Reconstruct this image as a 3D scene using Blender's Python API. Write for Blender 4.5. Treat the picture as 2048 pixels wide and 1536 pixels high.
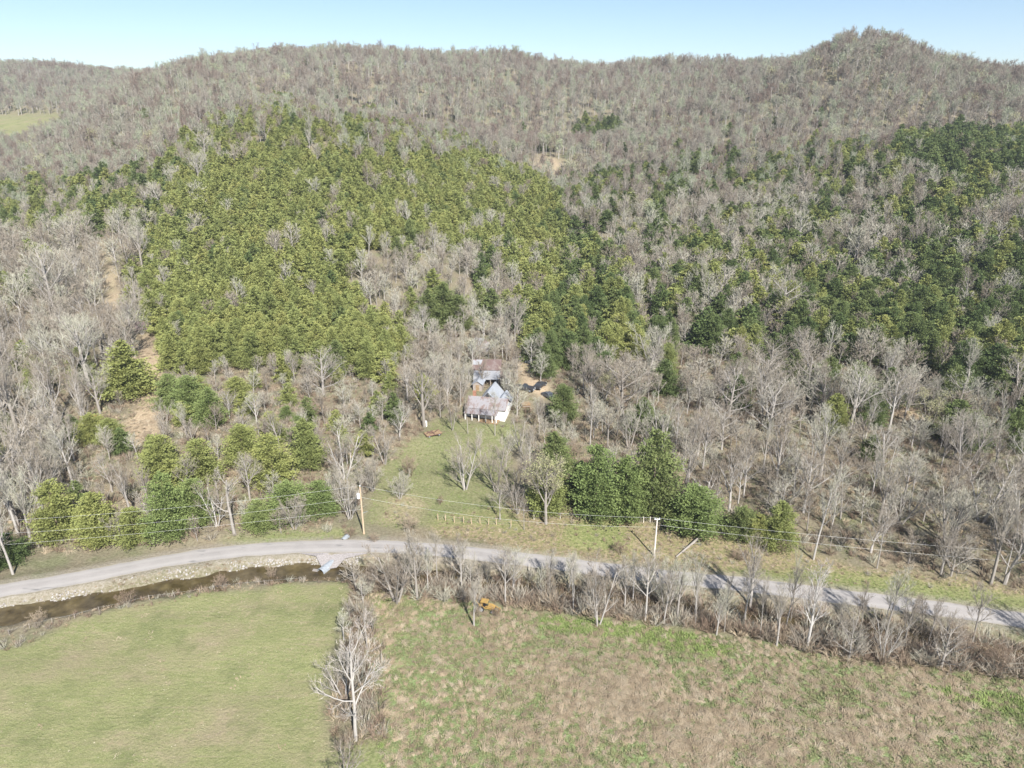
import bpy, math, random
import numpy as np

# ------------------------------------------------------------------ camera, world, sun
for o in list(bpy.data.objects):
    bpy.data.objects.remove(o, do_unlink=True)
SC = bpy.context.scene
COL = SC.collection
rad = math.radians
FPX, PITCH, CAMH = 1410.0, rad(21.0), 70.0          # focal length in pixels of the 2048 wide photo

cam_d = bpy.data.cameras.new('camera')
cam = bpy.data.objects.new('camera', cam_d)
COL.objects.link(cam)
cam.location = (0, 0, CAMH)
cam.rotation_euler = (rad(90) - PITCH, 0, 0)
cam_d.sensor_width = 36.0
cam_d.lens = 36.0 * FPX / 2048.0
cam_d.clip_start = 0.5
cam_d.clip_end = 20000
SC.camera = cam

SUN_EL, SUN_DIR = rad(42), (0.37, -0.929)           # horizontal direction towards the sun
world = bpy.data.worlds.new("World")
SC.world = world
world.use_nodes = True
wn = world.node_tree
bg = wn.nodes['Background']
sky = wn.nodes.new('ShaderNodeTexSky')
sky.sky_type = 'NISHITA'
sky.sun_disc = False
sky.sun_elevation = SUN_EL
sky.sun_rotation = math.atan2(SUN_DIR[0], SUN_DIR[1])
sky.altitude = 200
sky.air_density = 0.85
sky.dust_density = 0.35
sky.ozone_density = 1.6
wn.links.new(sky.outputs[0], bg.inputs[0])
bg.inputs[1].default_value = 0.07

sun_d = bpy.data.lights.new('sun', 'SUN')
sun = bpy.data.objects.new('sun', sun_d)
COL.objects.link(sun)
sun_d.energy = 5.0
sun_d.angle = rad(0.55)
sun_d.color = (1.0, 0.965, 0.91)
import mathutils
sv = mathutils.Vector((SUN_DIR[0]*math.cos(SUN_EL), SUN_DIR[1]*math.cos(SUN_EL), math.sin(SUN_EL)))
sun.rotation_euler = sv.to_track_quat('Z', 'Y').to_euler()
sun.location = (60, -80, 160)

SC.view_settings.view_transform = 'Standard'
SC.view_settings.look = 'None'
SC.view_settings.gamma = 1.0
SC.view_settings.exposure = 1.1
HAZE_DENSITY = 0.00015

rng = np.random.default_rng(11)
random.seed(5)

# ------------------------------------------------------------------ projection helpers
cp, sp = math.cos(PITCH), math.sin(PITCH)
def project(P):
    """world points (N,3) -> pixel x, pixel y, depth (2048x1536 frame)"""
    P = np.asarray(P, float)
    d = P - np.array([0, 0, CAMH])
    dep = d[..., 1]*cp - d[..., 2]*sp
    up = d[..., 1]*sp + d[..., 2]*cp
    dp = np.where(dep > 1, dep, 1)
    px = np.where(dep > 1, 1024 + FPX*d[..., 0]/dp, -9999)
    py = np.where(dep > 1, 768 - FPX*up/dp, 9999)
    return px, py, dep
def ray(px, py):
    a, b = (px-1024)/FPX, -(py-768)/FPX
    return np.array([a, cp + b*sp, -sp + b*cp])
def at_Y(px, py, Y, canopy=0):
    d = ray(px, py); t = Y/d[1]
    return [t*d[0], Y, CAMH + t*d[2] - canopy]
def at_z(px, py, z=0.0):
    d = ray(px, py); t = (z-CAMH)/d[2]
    return [t*d[0], t*d[1], z]
def inpoly(px, py, poly):
    px = np.asarray(px, float); py = np.asarray(py, float)
    c = np.zeros(px.shape, bool); n = len(poly)
    for i in range(n):
        x1, y1 = poly[i]; x2, y2 = poly[(i+1) % n]
        if y1 == y2: continue
        m = ((y1 > py) != (y2 > py)) & (px < (x2-x1)*(py-y1)/(y2-y1) + x1)
        c ^= m
    return c
def vnoise(x, y, s, seed=0):
    """smooth value noise in -1..1"""
    r = np.random.default_rng(seed); T = r.random((128, 128))*2-1
    x = np.asarray(x)/s + 500; y = np.asarray(y)/s + 500
    xi = np.floor(x).astype(int); yi = np.floor(y).astype(int)
    fx = x-xi; fy = y-yi; fx = fx*fx*(3-2*fx); fy = fy*fy*(3-2*fy)
    g = lambda a, b: T[a % 128, b % 128]
    return (g(xi, yi)*(1-fx)+g(xi+1, yi)*fx)*(1-fy) + (g(xi, yi+1)*(1-fx)+g(xi+1, yi+1)*fx)*fy

# ------------------------------------------------------------------ terrain height
CP = []
for (px, py, Y, c) in [
    (970, 850, 152, 0), (870, 870, 146, 0), (1060, 720, 190, 0), (1120, 600, 235, 4), (1140, 480, 300, 9), (1110, 335, 450, 0),
    (1100, 250, 560, 10), (1000, 94, 760, 16), (1225, 124, 740, 16), (1320, 112, 740, 16), (1450, 112, 700, 16), (1350, 205, 600, 8), (830, 92, 770, 16),
    (700, 200, 560, 14), (900, 200, 600, 12), (1200, 190, 600, 12),
    (560, 225, 370, 11), (400, 108, 600, 16), (500, 170, 450, 15), (560, 97, 690, 16), (700, 88, 720, 16), (300, 150, 540, 14),
    (50, 420, 320, 12), (50, 300, 490, 14), (60, 248, 690, 0), (60, 232, 760, 0), (200, 205, 600, 14), (200, 300, 430, 13),
    (50, 122, 960, 16), (280, 138, 950, 16), (-200, 120, 960, 16), (330, 135, 760, 12),
    (50, 700, 172, 10), (50, 550, 230, 12), (200, 600, 210, 10), (50, 900, 128, 9), (-300, 700, 180, 6), (-300, 400, 340, 10), (-400, 250, 600, 10),
    (600, 650, 190, 9), (600, 500, 243, 9), (600, 380, 300, 9), (380, 600, 205, 9), (380, 450, 270, 9), (400, 300, 350, 9),
    (850, 600, 215, 10), (850, 480, 262, 9), (850, 350, 335, 9), (800, 282, 375, 11), (950, 305, 392, 10), (1060, 340, 410, 9), (1000, 420, 320, 9),
    (300, 780, 163, 0), (300, 900, 133, 0), (600, 780, 163, 0), (600, 900, 134, 0),
    (1300, 700, 186, 8), (1400, 600, 218, 11), (1600, 450, 278, 11), (1600, 330, 368, 12), (1900, 600, 204, 11), (1950, 450, 255, 11),
    (1900, 285, 345, 12), (1300, 400, 315, 10), (1350, 300, 420, 12), (1500, 222, 480, 14), (1585, 132, 570, 14), (1530, 122, 620, 15), (1500, 118, 690, 16), (1740, 32, 540, 15),
    (1660, 72, 545, 15), (1615, 92, 555, 14), (1830, 72, 545, 15), (1900, 104, 560, 16), (1980, 118, 580, 16), (2040, 135, 640, 16), (1850, 205, 455, 14), (2040, 260, 400, 12), (2300, 300, 380, 10),
    (2300, 160, 560, 12), (2300, 550, 215, 8), (1700, 180, 480, 13), (1600, 210, 470, 13),
    (2000, 900, 135, 0), (1500, 850, 147, 0), (2000, 1130, 96, 0), (1700, 1000, 117, 0), (2300, 1100, 98, 0), (2000, 700, 176, 8), (1700, 700, 182, 8)]:
    CP.append(at_Y(px, py, Y, c))
for X in (-320, -200, -130, -80, -30, 30, 80, 130, 200, 320):
    for Y in (-60, 10, 45, 75, 92):
        CP.append([X, Y, 0.0])
for X in (-80, -40, 0, 40, 80):
    CP.append([X, 108, 0.3])
CP += [[-700, 300, 30], [700, 300, 60], [-700, 0, 5], [700, 0, 5], [-1200, 1000, 90], [1200, 900, 100], [0, 1500, 70], [-900, 1800, 60],
       [900, 1800, 60], [0, 1000, 85], [-400, 1150, 100], [400, 950, 80], [1600, 200, 80], [-1600, 200, 50], [0, 2600, 60], [-1600, 2400, 60],
       [1600, 2400, 60], [0, -400, 5], [-1000, -400, 5], [1000, -400, 5], [600, 700, 85], [250, 900, 85]]
CP = np.array(CP)
def tps_phi(r2): return np.where(r2 > 1e-9, 0.5*r2*np.log(np.maximum(r2, 1e-9)), 0)
def tps_fit(P, lam):
    S = 300.0; xy = P[:, :2]/S; n = len(P)
    r2 = ((xy[:, None]-xy[None])**2).sum(-1)
    K = tps_phi(r2) + lam*np.eye(n)
    A = np.zeros((n+3, n+3)); A[:n, :n] = K; A[:n, n] = 1; A[:n, n+1:] = xy; A[n, :n] = 1; A[n+1:, :n] = xy.T
    w = np.linalg.solve(A, np.r_[P[:, 2], 0, 0, 0])
    def f(X, Y):
        X = np.asarray(X, float); sh = X.shape
        q = np.stack([X.ravel(), np.asarray(Y, float).ravel()], 1)/S
        out = np.empty(len(q))
        for i in range(0, len(q), 40000):
            qq = q[i:i+40000]
            out[i:i+40000] = tps_phi(((qq[:, None]-xy[None])**2).sum(-1)) @ w[:n] + w[n] + qq @ w[n+1:]
        return out.reshape(sh)
    return f
TPS = tps_fit(CP, 0.004)

def smooth_path(pts, n=160, closed=False):
    """Catmull-Rom through points"""
    P = np.array(pts, float); P = np.vstack([2*P[0]-P[1], P, 2*P[-1]-P[-2]])
    out = []
    seg = len(P)-3
    for i in range(seg):
        m = max(2, n//seg)
        for k in range(m):
            t = k/m
            a, b, c, d = P[i:i+4]
            out.append(0.5*((2*b)+(-a+c)*t+(2*a-5*b+4*c-d)*t*t+(-a+3*b-3*c+d)*t**3))
    out.append(P[-2]); return np.array(out)
def path_dist(X, Y, path, maxd=30):
    """distance of each point to a polyline (only near it), index of nearest"""
    sh = X.shape; q = np.stack([X.ravel(), Y.ravel()], 1)
    D = np.full(len(q), 1e3); I = np.zeros(len(q), int)
    m = (q[:, 0] > path[:, 0].min()-maxd) & (q[:, 0] < path[:, 0].max()+maxd) & (q[:, 1] > path[:, 1].min()-maxd) & (q[:, 1] < path[:, 1].max()+maxd)
    idx = np.where(m)[0]
    for i in range(0, len(idx), 20000):
        j = idx[i:i+20000]; d2 = ((q[j][:, None]-path[None, :, :2])**2).sum(-1)
        I[j] = d2.argmin(1); D[j] = np.sqrt(d2.min(1))
    return D.reshape(sh), I.reshape(sh)

ROADZ = 0.45
road_px = [(-260, 1240), (-120, 1212), (0, 1182), (85, 1168), (171, 1153), (256, 1136), (342, 1120), (427, 1108), (513, 1099), (600, 1094), (684, 1092), (765, 1093), (851, 1098),
           (936, 1106), (1022, 1116), (1110, 1126), (1193, 1137), (1280, 1147), (1364, 1157), (1440, 1164), (1519, 1173), (1604, 1183), (1690, 1194), (1775, 1204), (1861, 1215), (1950, 1227), (2048, 1241), (2200, 1262), (2380, 1290)]
ROAD = smooth_path([at_z(x, y, ROADZ) for x, y in road_px], 400)
creek_px = [(-260, 1300), (-120, 1262), (0, 1234), (85, 1221), (171, 1208), (256, 1193), (342, 1176), (427, 1163), (513, 1150), (600, 1144), (690, 1145), (760, 1150), (850, 1156),
            (950, 1166), (1050, 1180), (1150, 1192), (1250, 1204), (1400, 1222), (1500, 1238), (1620, 1252), (1750, 1268), (1900, 1288), (2048, 1316), (2250, 1350)]
WATZ = -0.75
CREEK = smooth_path([at_z(x, y, WATZ) for x, y in creek_px], 400)
brook_px = [(668, 1120), (688, 1060), (700, 1000), (725, 950), (760, 900), (800, 860)]   # small ditch joining from the house side
BROOK = smooth_path([at_z(x, y, 0.2) for x, y in brook_px], 60)

def spaced(lo, hi, d0, grow, a, b):
    """coordinates dense (d0) in a..b and growing outside to lo, hi"""
    mid = list(np.arange(a, b+1e-6, d0)); up = []; v = b; s = d0
    while v < hi: s = min(s*grow, 40); v += s; up.append(v)
    dn = []; v = a; s = d0
    while v > lo: s = min(s*grow, 40); v -= s; dn.append(v)
    return np.array(dn[::-1]+mid+up)
gx = spaced(-2600, 2600, 0.75, 1.05, -100, 100)
gy = spaced(-500, 3500, 0.6, 1.035, 52, 175)
GX, GY = np.meshgrid(gx, gy)
GZ = TPS(GX, GY)
near = np.clip((150-GY)/40, 0, 1)
GZ = GZ + vnoise(GX, GY, 9, 1)*(0.25+0.5*(1-near)) + vnoise(GX, GY, 3.1, 2)*0.10 + vnoise(GX, GY, 60, 3)*2.6*(1-near) + vnoise(GX, GY, 25, 9)*1.3*(1-near)
# rough meadow is lumpier than the mown field
PXg, PYg, DEPg = project(np.stack([GX, GY, GZ], -1))
MEADOW = [(765, 1560), (750, 1185), (900, 1205), (1100, 1232), (1400, 1268), (1700, 1312), (2048, 1352), (2600, 1410), (2600, 5000), (765, 5000)]
md = inpoly(PXg, PYg, MEADOW)
GZ += np.where(md, np.abs(vnoise(GX, GY, 1.7, 4))*0.30 + vnoise(GX, GY, 0.9, 5)*0.12, 0)
dR, iR = path_dist(GX, GY, ROAD)
dC, iC = path_dist(GX, GY, CREEK)
dB, _ = path_dist(GX, GY, BROOK)
w = np.clip((5.5-dR)/2.6, 0, 1); w = w*w*(3-2*w)
GZ = GZ*(1-w) + (ROADZ-0.06)*w
GZ -= np.where((dR > 1.6) & (dR < 2.6), 0.02, 0)
w = np.clip((3.9 + 0.7*vnoise(GX, GY, 2.2, 7) - dC)/2.6, 0, 1); w = w*w*(3-2*w)*(1-np.clip((2.9-dR)/0.7, 0, 1))
GZ = GZ*(1-w) + (WATZ-0.45)*w
w = np.clip((2.2-dB)/1.6, 0, 1); w = w*w*(3-2*w)*(1-np.clip((2.9-dR)/0.6, 0, 1))
GZ = GZ - 0.7*w

def H(X, Y):
    X = np.atleast_1d(np.asarray(X, float)); Y = np.atleast_1d(np.asarray(Y, float))
    i = np.clip(np.searchsorted(gx, X)-1, 0, len(gx)-2); j = np.clip(np.searchsorted(gy, Y)-1, 0, len(gy)-2)
    fx = np.clip((X-gx[i])/(gx[i+1]-gx[i]), 0, 1); fy = np.clip((Y-gy[j])/(gy[j+1]-gy[j]), 0, 1)
    return (GZ[j, i]*(1-fx)+GZ[j, i+1]*fx)*(1-fy)+(GZ[j+1, i]*(1-fx)+GZ[j+1, i+1]*fx)*fy
def G(px, py):
    """ground point under a pixel of the photo"""
    d = ray(px, py)
    t = np.arange(60, 1400, 0.5)
    P = np.array([0, 0, CAMH]) + t[:, None]*d
    k = np.argmax(P[:, 2] <= H(P[:, 0], P[:, 1]))
    x, y = P[k, 0], P[k, 1]
    return mathutils.Vector((x, y, float(H(x, y)[0])))
def mpp(P):  # metres per photo pixel at a world point
    return float(project(np.array(P))[2])/FPX

# ------------------------------------------------------------------ object helpers
def tag(o, label=None, cat=None, group=None, kind=None):
    if label: o['label'] = label
    if cat: o['category'] = cat
    if group: o['group'] = group
    if kind: o['kind'] = kind
    return o
def link(o, parent=None):
    COL.objects.link(o)
    if parent is not None: o.parent = parent
    return o
def empty(name, loc, rz=0, scale=1):
    o = bpy.data.objects.new(name, None); o.location = loc; o.rotation_euler = (0, 0, rz)
    o.scale = (scale,)*3 if not hasattr(scale, '__len__') else scale
    o.empty_display_size = 0.3
    return link(o)
class MB:
    def __init__(s): s.v = []; s.f = []; s.m = []
    def add(s, vs, fs, mi=0):
        b = len(s.v); s.v.extend([tuple(map(float, p)) for p in vs]); s.f.extend([tuple(b+i for i in f) for f in fs]); s.m.extend([mi]*len(fs))
        return s
    def box(s, c, d, rz=0, mi=0, tilt=None):
        x, y, z = [k/2 for k in d]
        vs = [(-x, -y, -z), (x, -y, -z), (x, y, -z), (-x, y, -z), (-x, -y, z), (x, -y, z), (x, y, z), (-x, y, z)]
        R = mathutils.Matrix.Rotation(rz, 3, 'Z')
        if tilt is not None: R = R @ mathutils.Euler(tilt).to_matrix()
        vs = [R @ mathutils.Vector(v) + mathutils.Vector(c) for v in vs]
        return s.add(vs, [(0, 3, 2, 1), (4, 5, 6, 7), (0, 1, 5, 4), (1, 2, 6, 5), (2, 3, 7, 6), (3, 0, 4, 7)], mi)
    def tube(s, pts, radii, n=6, mi=0, caps=True):
        P = [mathutils.Vector(p) for p in pts]; vs = []; k = len(P)
        for i, p in enumerate(P):
            t = (P[min(i+1, k-1)]-P[max(i-1, 0)]).normalized()
            a = t.orthogonal().normalized() if abs(t.z) < 0.99 else mathutils.Vector((1, 0, 0))
            if abs(t.z) < 0.99:
                a = mathutils.Vector((0, 0, 1)).cross(t).normalized()
            b = t.cross(a)
            for j in range(n):
                an = 2*math.pi*j/n
                vs.append(p + (a*math.cos(an)+b*math.sin(an))*radii[i])
        fs = [(i*n+j, i*n+(j+1) % n, (i+1)*n+(j+1) % n, (i+1)*n+j) for i in range(k-1) for j in range(n)]
        if caps: fs += [tuple(range(n))[::-1], tuple((k-1)*n+j for j in range(n))]
        return s.add(vs, fs, mi)
    def mesh(s, name, mats):
        me = bpy.data.meshes.new(name); me.from_pydata(s.v, [], s.f)
        for m in (mats if isinstance(mats, (list, tuple)) else [mats]): me.materials.append(m)
        if any(s.m): me.polygons.foreach_set('material_index', s.m)
        me.update(); return me
    def build(s, name, mats, parent=None, loc=(0, 0, 0), rz=0):
        o = bpy.data.objects.new(name, s.mesh(name, mats)); o.location = loc; o.rotation_euler = (0, 0, rz)
        return link(o, parent)
def np_mesh(name, V, F, mats, mi=None, smooth=False):
    """fast mesh from numpy arrays; F is a list of arrays of equal-size faces"""
    me = bpy.data.meshes.new(name)
    me.vertices.add(len(V)); me.vertices.foreach_set('co', np.asarray(V, np.float32).ravel())
    sizes = np.concatenate([np.full(len(f), f.shape[1], np.int32) for f in F]); loops = np.concatenate([f.ravel() for f in F]).astype(np.int32)
    me.loops.add(len(loops)); me.loops.foreach_set('vertex_index', loops)
    st = np.zeros(len(sizes), np.int32); st[1:] = np.cumsum(sizes)[:-1]
    me.polygons.add(len(sizes)); me.polygons.foreach_set('loop_start', st); me.polygons.foreach_set('loop_total', sizes)
    for m in mats: me.materials.append(m)
    if mi is not None: me.polygons.foreach_set('material_index', np.asarray(mi, np.int32))
    me.update(calc_edges=True)
    if smooth: me.polygons.foreach_set('use_smooth', np.ones(len(sizes), bool))
    return me

# ------------------------------------------------------------------ materials
def new_mat(name, rough=0.9, spec=0.2):
    m = bpy.data.materials.new(name); m.use_nodes = True
    b = m.node_tree.nodes['Principled BSDF']; b.inputs['Roughness'].default_value = rough
    b.inputs['Specular IOR Level'].default_value = spec
    return m, m.node_tree, b
def noise(nt, scale, detail=4, coord=None, rough=0.6, stretch=None, off=None):
    n = nt.nodes.new('ShaderNodeTexNoise'); n.inputs['Scale'].default_value = scale; n.inputs['Detail'].default_value = detail
    n.inputs['Roughness'].default_value = rough
    tc = nt.nodes.new('ShaderNodeTexCoord')
    src = tc.outputs['Object']
    mp = nt.nodes.new('ShaderNodeMapping')
    if stretch: mp.inputs['Scale'].default_value = stretch[:3]; 
    if stretch and len(stretch) > 3: mp.inputs['Rotation'].default_value = (0, 0, stretch[3])
    if off: mp.inputs['Location'].default_value = off
    nt.links.new(src, mp.inputs[0]); nt.links.new(mp.outputs[0], n.inputs['Vector'])
    return n.outputs['Fac']
def ramp(nt, fac, stops):
    r = nt.nodes.new('ShaderNodeValToRGB'); el = r.color_ramp.elements
    while len(el) < len(stops): el.new(0.5)
    for e, (p, c) in zip(el, stops): e.position = p; e.color = (*c, 1)
    nt.links.new(fac, r.inputs[0]); return r.outputs[0]
def mixc(nt, fac, a, b, mode='MIX'):
    m = nt.nodes.new('ShaderNodeMix'); m.data_type = 'RGBA'; m.blend_type = mode
    for s, v in ((m.inputs[0], fac), (m.inputs[6], a), (m.inputs[7], b)):
        if isinstance(v, (int, float)): s.default_value = v
        elif isinstance(v, tuple): s.default_value = (*v, 1)
        else: nt.links.new(v, s)
    return m.outputs[2]
def math_n(nt, op, a, b=0.0, clamp=False):
    m = nt.nodes.new('ShaderNodeMath'); m.operation = op; m.use_clamp = clamp
    for s, v in ((m.inputs[0], a), (m.inputs[1], b)):
        if isinstance(v, (int, float)): s.default_value = v
        else: nt.links.new(v, s)
    return m.outputs[0]
def bump(nt, b, h, strength=0.5, dist=0.1):
    n = nt.nodes.new('ShaderNodeBump'); n.inputs['Strength'].default_value = strength; n.inputs['Distance'].default_value = dist
    nt.links.new(h, n.inputs['Height']); nt.links.new(n.outputs[0], b.inputs['Normal'])
def simple(name, c1, c2=None, scale=3, rough=0.9, spec=0.2, stretch=None, metal=0):
    m, nt, b = new_mat(name, rough, spec); b.inputs['Metallic'].default_value = metal
    c2 = c2 or tuple(k*0.7 for k in c1)
    f = noise(nt, scale, 5, stretch=stretch)
    nt.links.new(ramp(nt, f, [(0.35, c2), (0.62, c1)]), b.inputs['Base Color'])
    return m
def plant_mat(name, cols, scale=0.8, rand=0.6, trans=0.0):
    """foliage/bark colour: a per-plant pick mixed with clumps inside the plant"""
    m, nt, b = new_mat(name, 0.85, 0.15)
    oi = nt.nodes.new('ShaderNodeObjectInfo')
    f = noise(nt, scale, 3)
    fac = math_n(nt, 'ADD', math_n(nt, 'MULTIPLY', oi.outputs['Random'], rand), math_n(nt, 'MULTIPLY', f, 1.0-rand))
    n = len(cols); stops = [(0.12+0.76*i/(n-1), c) for i, c in enumerate(cols)]
    nt.links.new(ramp(nt, fac, stops), b.inputs['Base Color'])
    if trans:
        out = nt.nodes['Material Output']; tr = nt.nodes.new('ShaderNodeBsdfTranslucent'); mx = nt.nodes.new('ShaderNodeMixShader')
        nt.links.new(ramp(nt, fac, stops), tr.inputs[0]); mx.inputs[0].default_value = trans
        nt.links.new(b.outputs[0], mx.inputs[1]); nt.links.new(tr.outputs[0], mx.inputs[2]); nt.links.new(mx.outputs[0], out.inputs[0])
    return m
M = {}
M['bark'] = plant_mat('pale_bark', [(0.227, 0.204, 0.179), (0.303, 0.277, 0.251), (0.388, 0.365, 0.340)], 1.0, 0.7)
M['twig'] = plant_mat('twig', [(0.211, 0.176, 0.136), (0.285, 0.249, 0.203), (0.338, 0.313, 0.259), (0.359, 0.352, 0.274)], 0.5, 0.8)
M['twig_far'] = plant_mat('ridge_twig', [(0.187, 0.140, 0.115), (0.233, 0.196, 0.164), (0.268, 0.242, 0.202), (0.286, 0.280, 0.219), (0.276, 0.304, 0.208)], 0.1, 0.9)
M['white_bark'] = plant_mat('sycamore_bark', [(0.282, 0.259, 0.235), (0.391, 0.367, 0.344), (0.469, 0.454, 0.431)], 0.8, 0.3)
M['white_twig'] = plant_mat('sycamore_twig', [(0.34, 0.30, 0.27), (0.46, 0.42, 0.39)], 0.8, 0.3)
M['cedar'] = plant_mat('olive_cedar_foliage', [(0.168, 0.198, 0.072), (0.227, 0.256, 0.090), (0.275, 0.292, 0.100), (0.310, 0.279, 0.104)], 0.5, 0.35, 0.2)
M['cedar_dark'] = plant_mat('dark_cedar_foliage', [(0.075, 0.108, 0.044), (0.110, 0.149, 0.055), (0.145, 0.180, 0.068), (0.176, 0.198, 0.075)], 0.5, 0.45, 0.18)
M['cedar_fresh'] = plant_mat('green_cedar_foliage', [(0.138, 0.187, 0.068), (0.187, 0.237, 0.084), (0.248, 0.277, 0.107)], 0.6, 0.4, 0.2)
M['bud'] = plant_mat('pale_buds', [(0.34, 0.34, 0.18), (0.40, 0.39, 0.22), (0.38, 0.41, 0.26)], 0.6, 0.7, 0.25)
M['pink'] = plant_mat('pink_blossom', [(0.36, 0.25, 0.30), (0.42, 0.31, 0.36)], 0.6, 0.5, 0.2)
M['brush'] = plant_mat('brush_twig', [(0.173, 0.125, 0.091), (0.254, 0.192, 0.143), (0.315, 0.260, 0.190)], 0.8, 0.7)
M['cedar_trunk'] = simple('cedar_trunk_bark', (0.26, 0.2, 0.16), (0.15, 0.11, 0.09), 2)
M['straw'] = plant_mat('dry_straw', [(0.205, 0.157, 0.108), (0.293, 0.231, 0.154), (0.351, 0.285, 0.200), (0.366, 0.314, 0.231)], 1.2, 0.6)
M['grass'] = plant_mat('green_grass_blade', [(0.132, 0.146, 0.068), (0.209, 0.215, 0.104), (0.307, 0.281, 0.158)], 1.2, 0.6, 0.1)
M['weed'] = plant_mat('lush_weed', [(0.163, 0.220, 0.072), (0.250, 0.310, 0.104)], 1.2, 0.6, 0.15)
M['rock'] = plant_mat('limestone_rock', [(0.224, 0.198, 0.178), (0.317, 0.297, 0.277), (0.383, 0.370, 0.350)], 1.5, 0.6)
M['white_paint'] = simple('weathered_white_paint', (0.80, 0.79, 0.76), (0.68, 0.65, 0.6), 1.2, 0.7)
M['dark'] = simple('dark_opening', (0.03, 0.03, 0.035), (0.015, 0.015, 0.02), 2, 0.4)
M['glass'] = simple('window_glass', (0.05, 0.06, 0.07), (0.03, 0.035, 0.04), 2, 0.12, 0.5)
M['wood_grey'] = simple('weathered_grey_wood', (0.36, 0.32, 0.29), (0.22, 0.19, 0.17), 2.5, stretch=(6, 6, 0.6))
M['wood_tan'] = simple('tan_boards', (0.321, 0.230, 0.134), (0.191, 0.128, 0.080), 2.5, stretch=(0.7, 6, 1))
M['pole'] = simple('pole_wood', (0.52, 0.40, 0.27), (0.38, 0.28, 0.2), 2, stretch=(8, 8, 0.5))
M['pole_pale'] = simple('bleached_pole_wood', (0.66, 0.60, 0.54), (0.50, 0.45, 0.4), 2, stretch=(8, 8, 0.5))
M['steel'] = simple('galvanised_steel', (0.306, 0.333, 0.360), (0.231, 0.252, 0.272), 3, 0.4, 0.5)
M['light_paint'] = simple('light_grey_enamel', (0.75, 0.76, 0.77), (0.62, 0.63, 0.64), 3, 0.4, 0.5)
M['wire'] = simple('aluminium_wire', (0.62, 0.62, 0.60), (0.5, 0.5, 0.5), 3, 0.5, 0.4)
M['rubber'] = simple('tyre_rubber', (0.035, 0.035, 0.038), (0.02, 0.02, 0.02), 5, 0.9)
M['yellow'] = simple('faded_yellow_paint', (0.355, 0.233, 0.072), (0.245, 0.155, 0.064), 2, 0.6)
M['black_paint'] = simple('faded_black_paint', (0.045, 0.047, 0.052), (0.027, 0.025, 0.028), 2, 0.35, 0.5)
M['blue_paint'] = simple('dusty_blue_grey_paint', (0.096, 0.105, 0.126), (0.056, 0.060, 0.070), 2, 0.35, 0.5)
M['red_rust'] = simple('rusty_red_paint', (0.187, 0.110, 0.088), (0.102, 0.066, 0.055), 2, 0.6)
M['tarp'] = simple('pale_tarp', (0.40, 0.42, 0.48), (0.28, 0.30, 0.35), 1.5, 0.5)
M['orange'] = simple('orange_plastic', (0.75, 0.35, 0.08), (0.6, 0.25, 0.05), 2, 0.5)
def roof_mat(name, base, rust, amount):
    m, nt, b = new_mat(name, 0.5, 0.4)
    f = noise(nt, 0.7, 6, stretch=(1, 0.35, 1)); f2 = noise(nt, 4, 4, stretch=(3, 0.3, 1), off=(7, 3, 1))
    k = math_n(nt, 'ADD', math_n(nt, 'MULTIPLY', f, 0.7), math_n(nt, 'MULTIPLY', f2, 0.3))
    nt.links.new(ramp(nt, k, [(0.36, tuple(c*0.85 for c in base)), (0.62-amount*0.35, base), (0.70-amount*0.35, rust), (0.85, tuple(c*0.8 for c in rust))]), b.inputs['Base Color'])
    w_ = nt.nodes.new('ShaderNodeTexWave'); w_.inputs['Scale'].default_value = 3.2; w_.bands_direction = 'X'
    tc = nt.nodes.new('ShaderNodeTexCoord'); nt.links.new(tc.outputs['Object'], w_.inputs['Vector'])
    bump(nt, b, w_.outputs['Fac'], 0.5, 0.04)
    return m
M['roof_grey'] = roof_mat('galvanised_roof_grey', (0.286, 0.292, 0.306), (0.177, 0.116, 0.095), 0.2)
M['roof_light'] = roof_mat('galvanised_roof_light', (0.330, 0.350, 0.383), (0.238, 0.238, 0.224), 0.1)
M['roof_mixed'] = roof_mat('galvanised_roof_rust_streaked', (0.258, 0.245, 0.252), (0.170, 0.122, 0.109), 0.4)
M['roof_rust'] = roof_mat('rusted_roof', (0.197, 0.162, 0.150), (0.139, 0.095, 0.085), 0.6)

# ------------------------------------------------------------------ ground sheet
def field(polys, blur=2):
    m = np.zeros(GX.shape)
    for p in polys: m = np.maximum(m, inpoly(PX2, PY2, p).astype(float))
    for _ in range(blur):
        a = m.copy(); a[1:] += m[:-1]; a[:-1] += m[1:]; a[:, 1:] += m[:, :-1]; a[:, :-1] += m[:, 1:]; m = a/5
    return m
jx = vnoise(GX, GY, 4, 21)*1.2 + vnoise(GX, GY, 1.3, 22)*0.5; jy = vnoise(GX, GY, 4, 23)*1.2 + vnoise(GX, GY, 1.3, 24)*0.5
PX2, PY2, DEP2 = project(np.stack([GX+jx, GY+jy, GZ], -1))
FIELD = [(-900, 1335), (0, 1305), (60, 1285), (110, 1262), (160, 1238), (260, 1215), (430, 1184), (560, 1168), (690, 1160), (700, 1180), (680, 1260), (650, 1350), (640, 1450), (660, 1560), (660, 5000), (-2500, 5000), (-900, 1500)]
FARMEADOW = [(-300, 236), (60, 230), (130, 229), (145, 236), (110, 268), (60, 290), (-300, 330)]
YARD = [(735, 1050), (745, 990), (768, 930), (800, 890), (845, 868), (865, 840), (905, 830), (930, 845), (1010, 850), (1050, 850), (1060, 880), (1020, 900), (1035, 960), (1010, 1000), (1050, 1070), (960, 1050), (800, 1058)]
VERGE = [(1420, 1130), (1500, 1140), (1690, 1140), (1800, 1155), (2048, 1190), (2400, 1240), (2400, 1280), (2048, 1232), (1860, 1205), (1690, 1182), (1560, 1168)]
VERGE2 = [(430, 1090), (560, 1062), (700, 1060), (700, 1076), (600, 1084), (480, 1094)]
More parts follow.
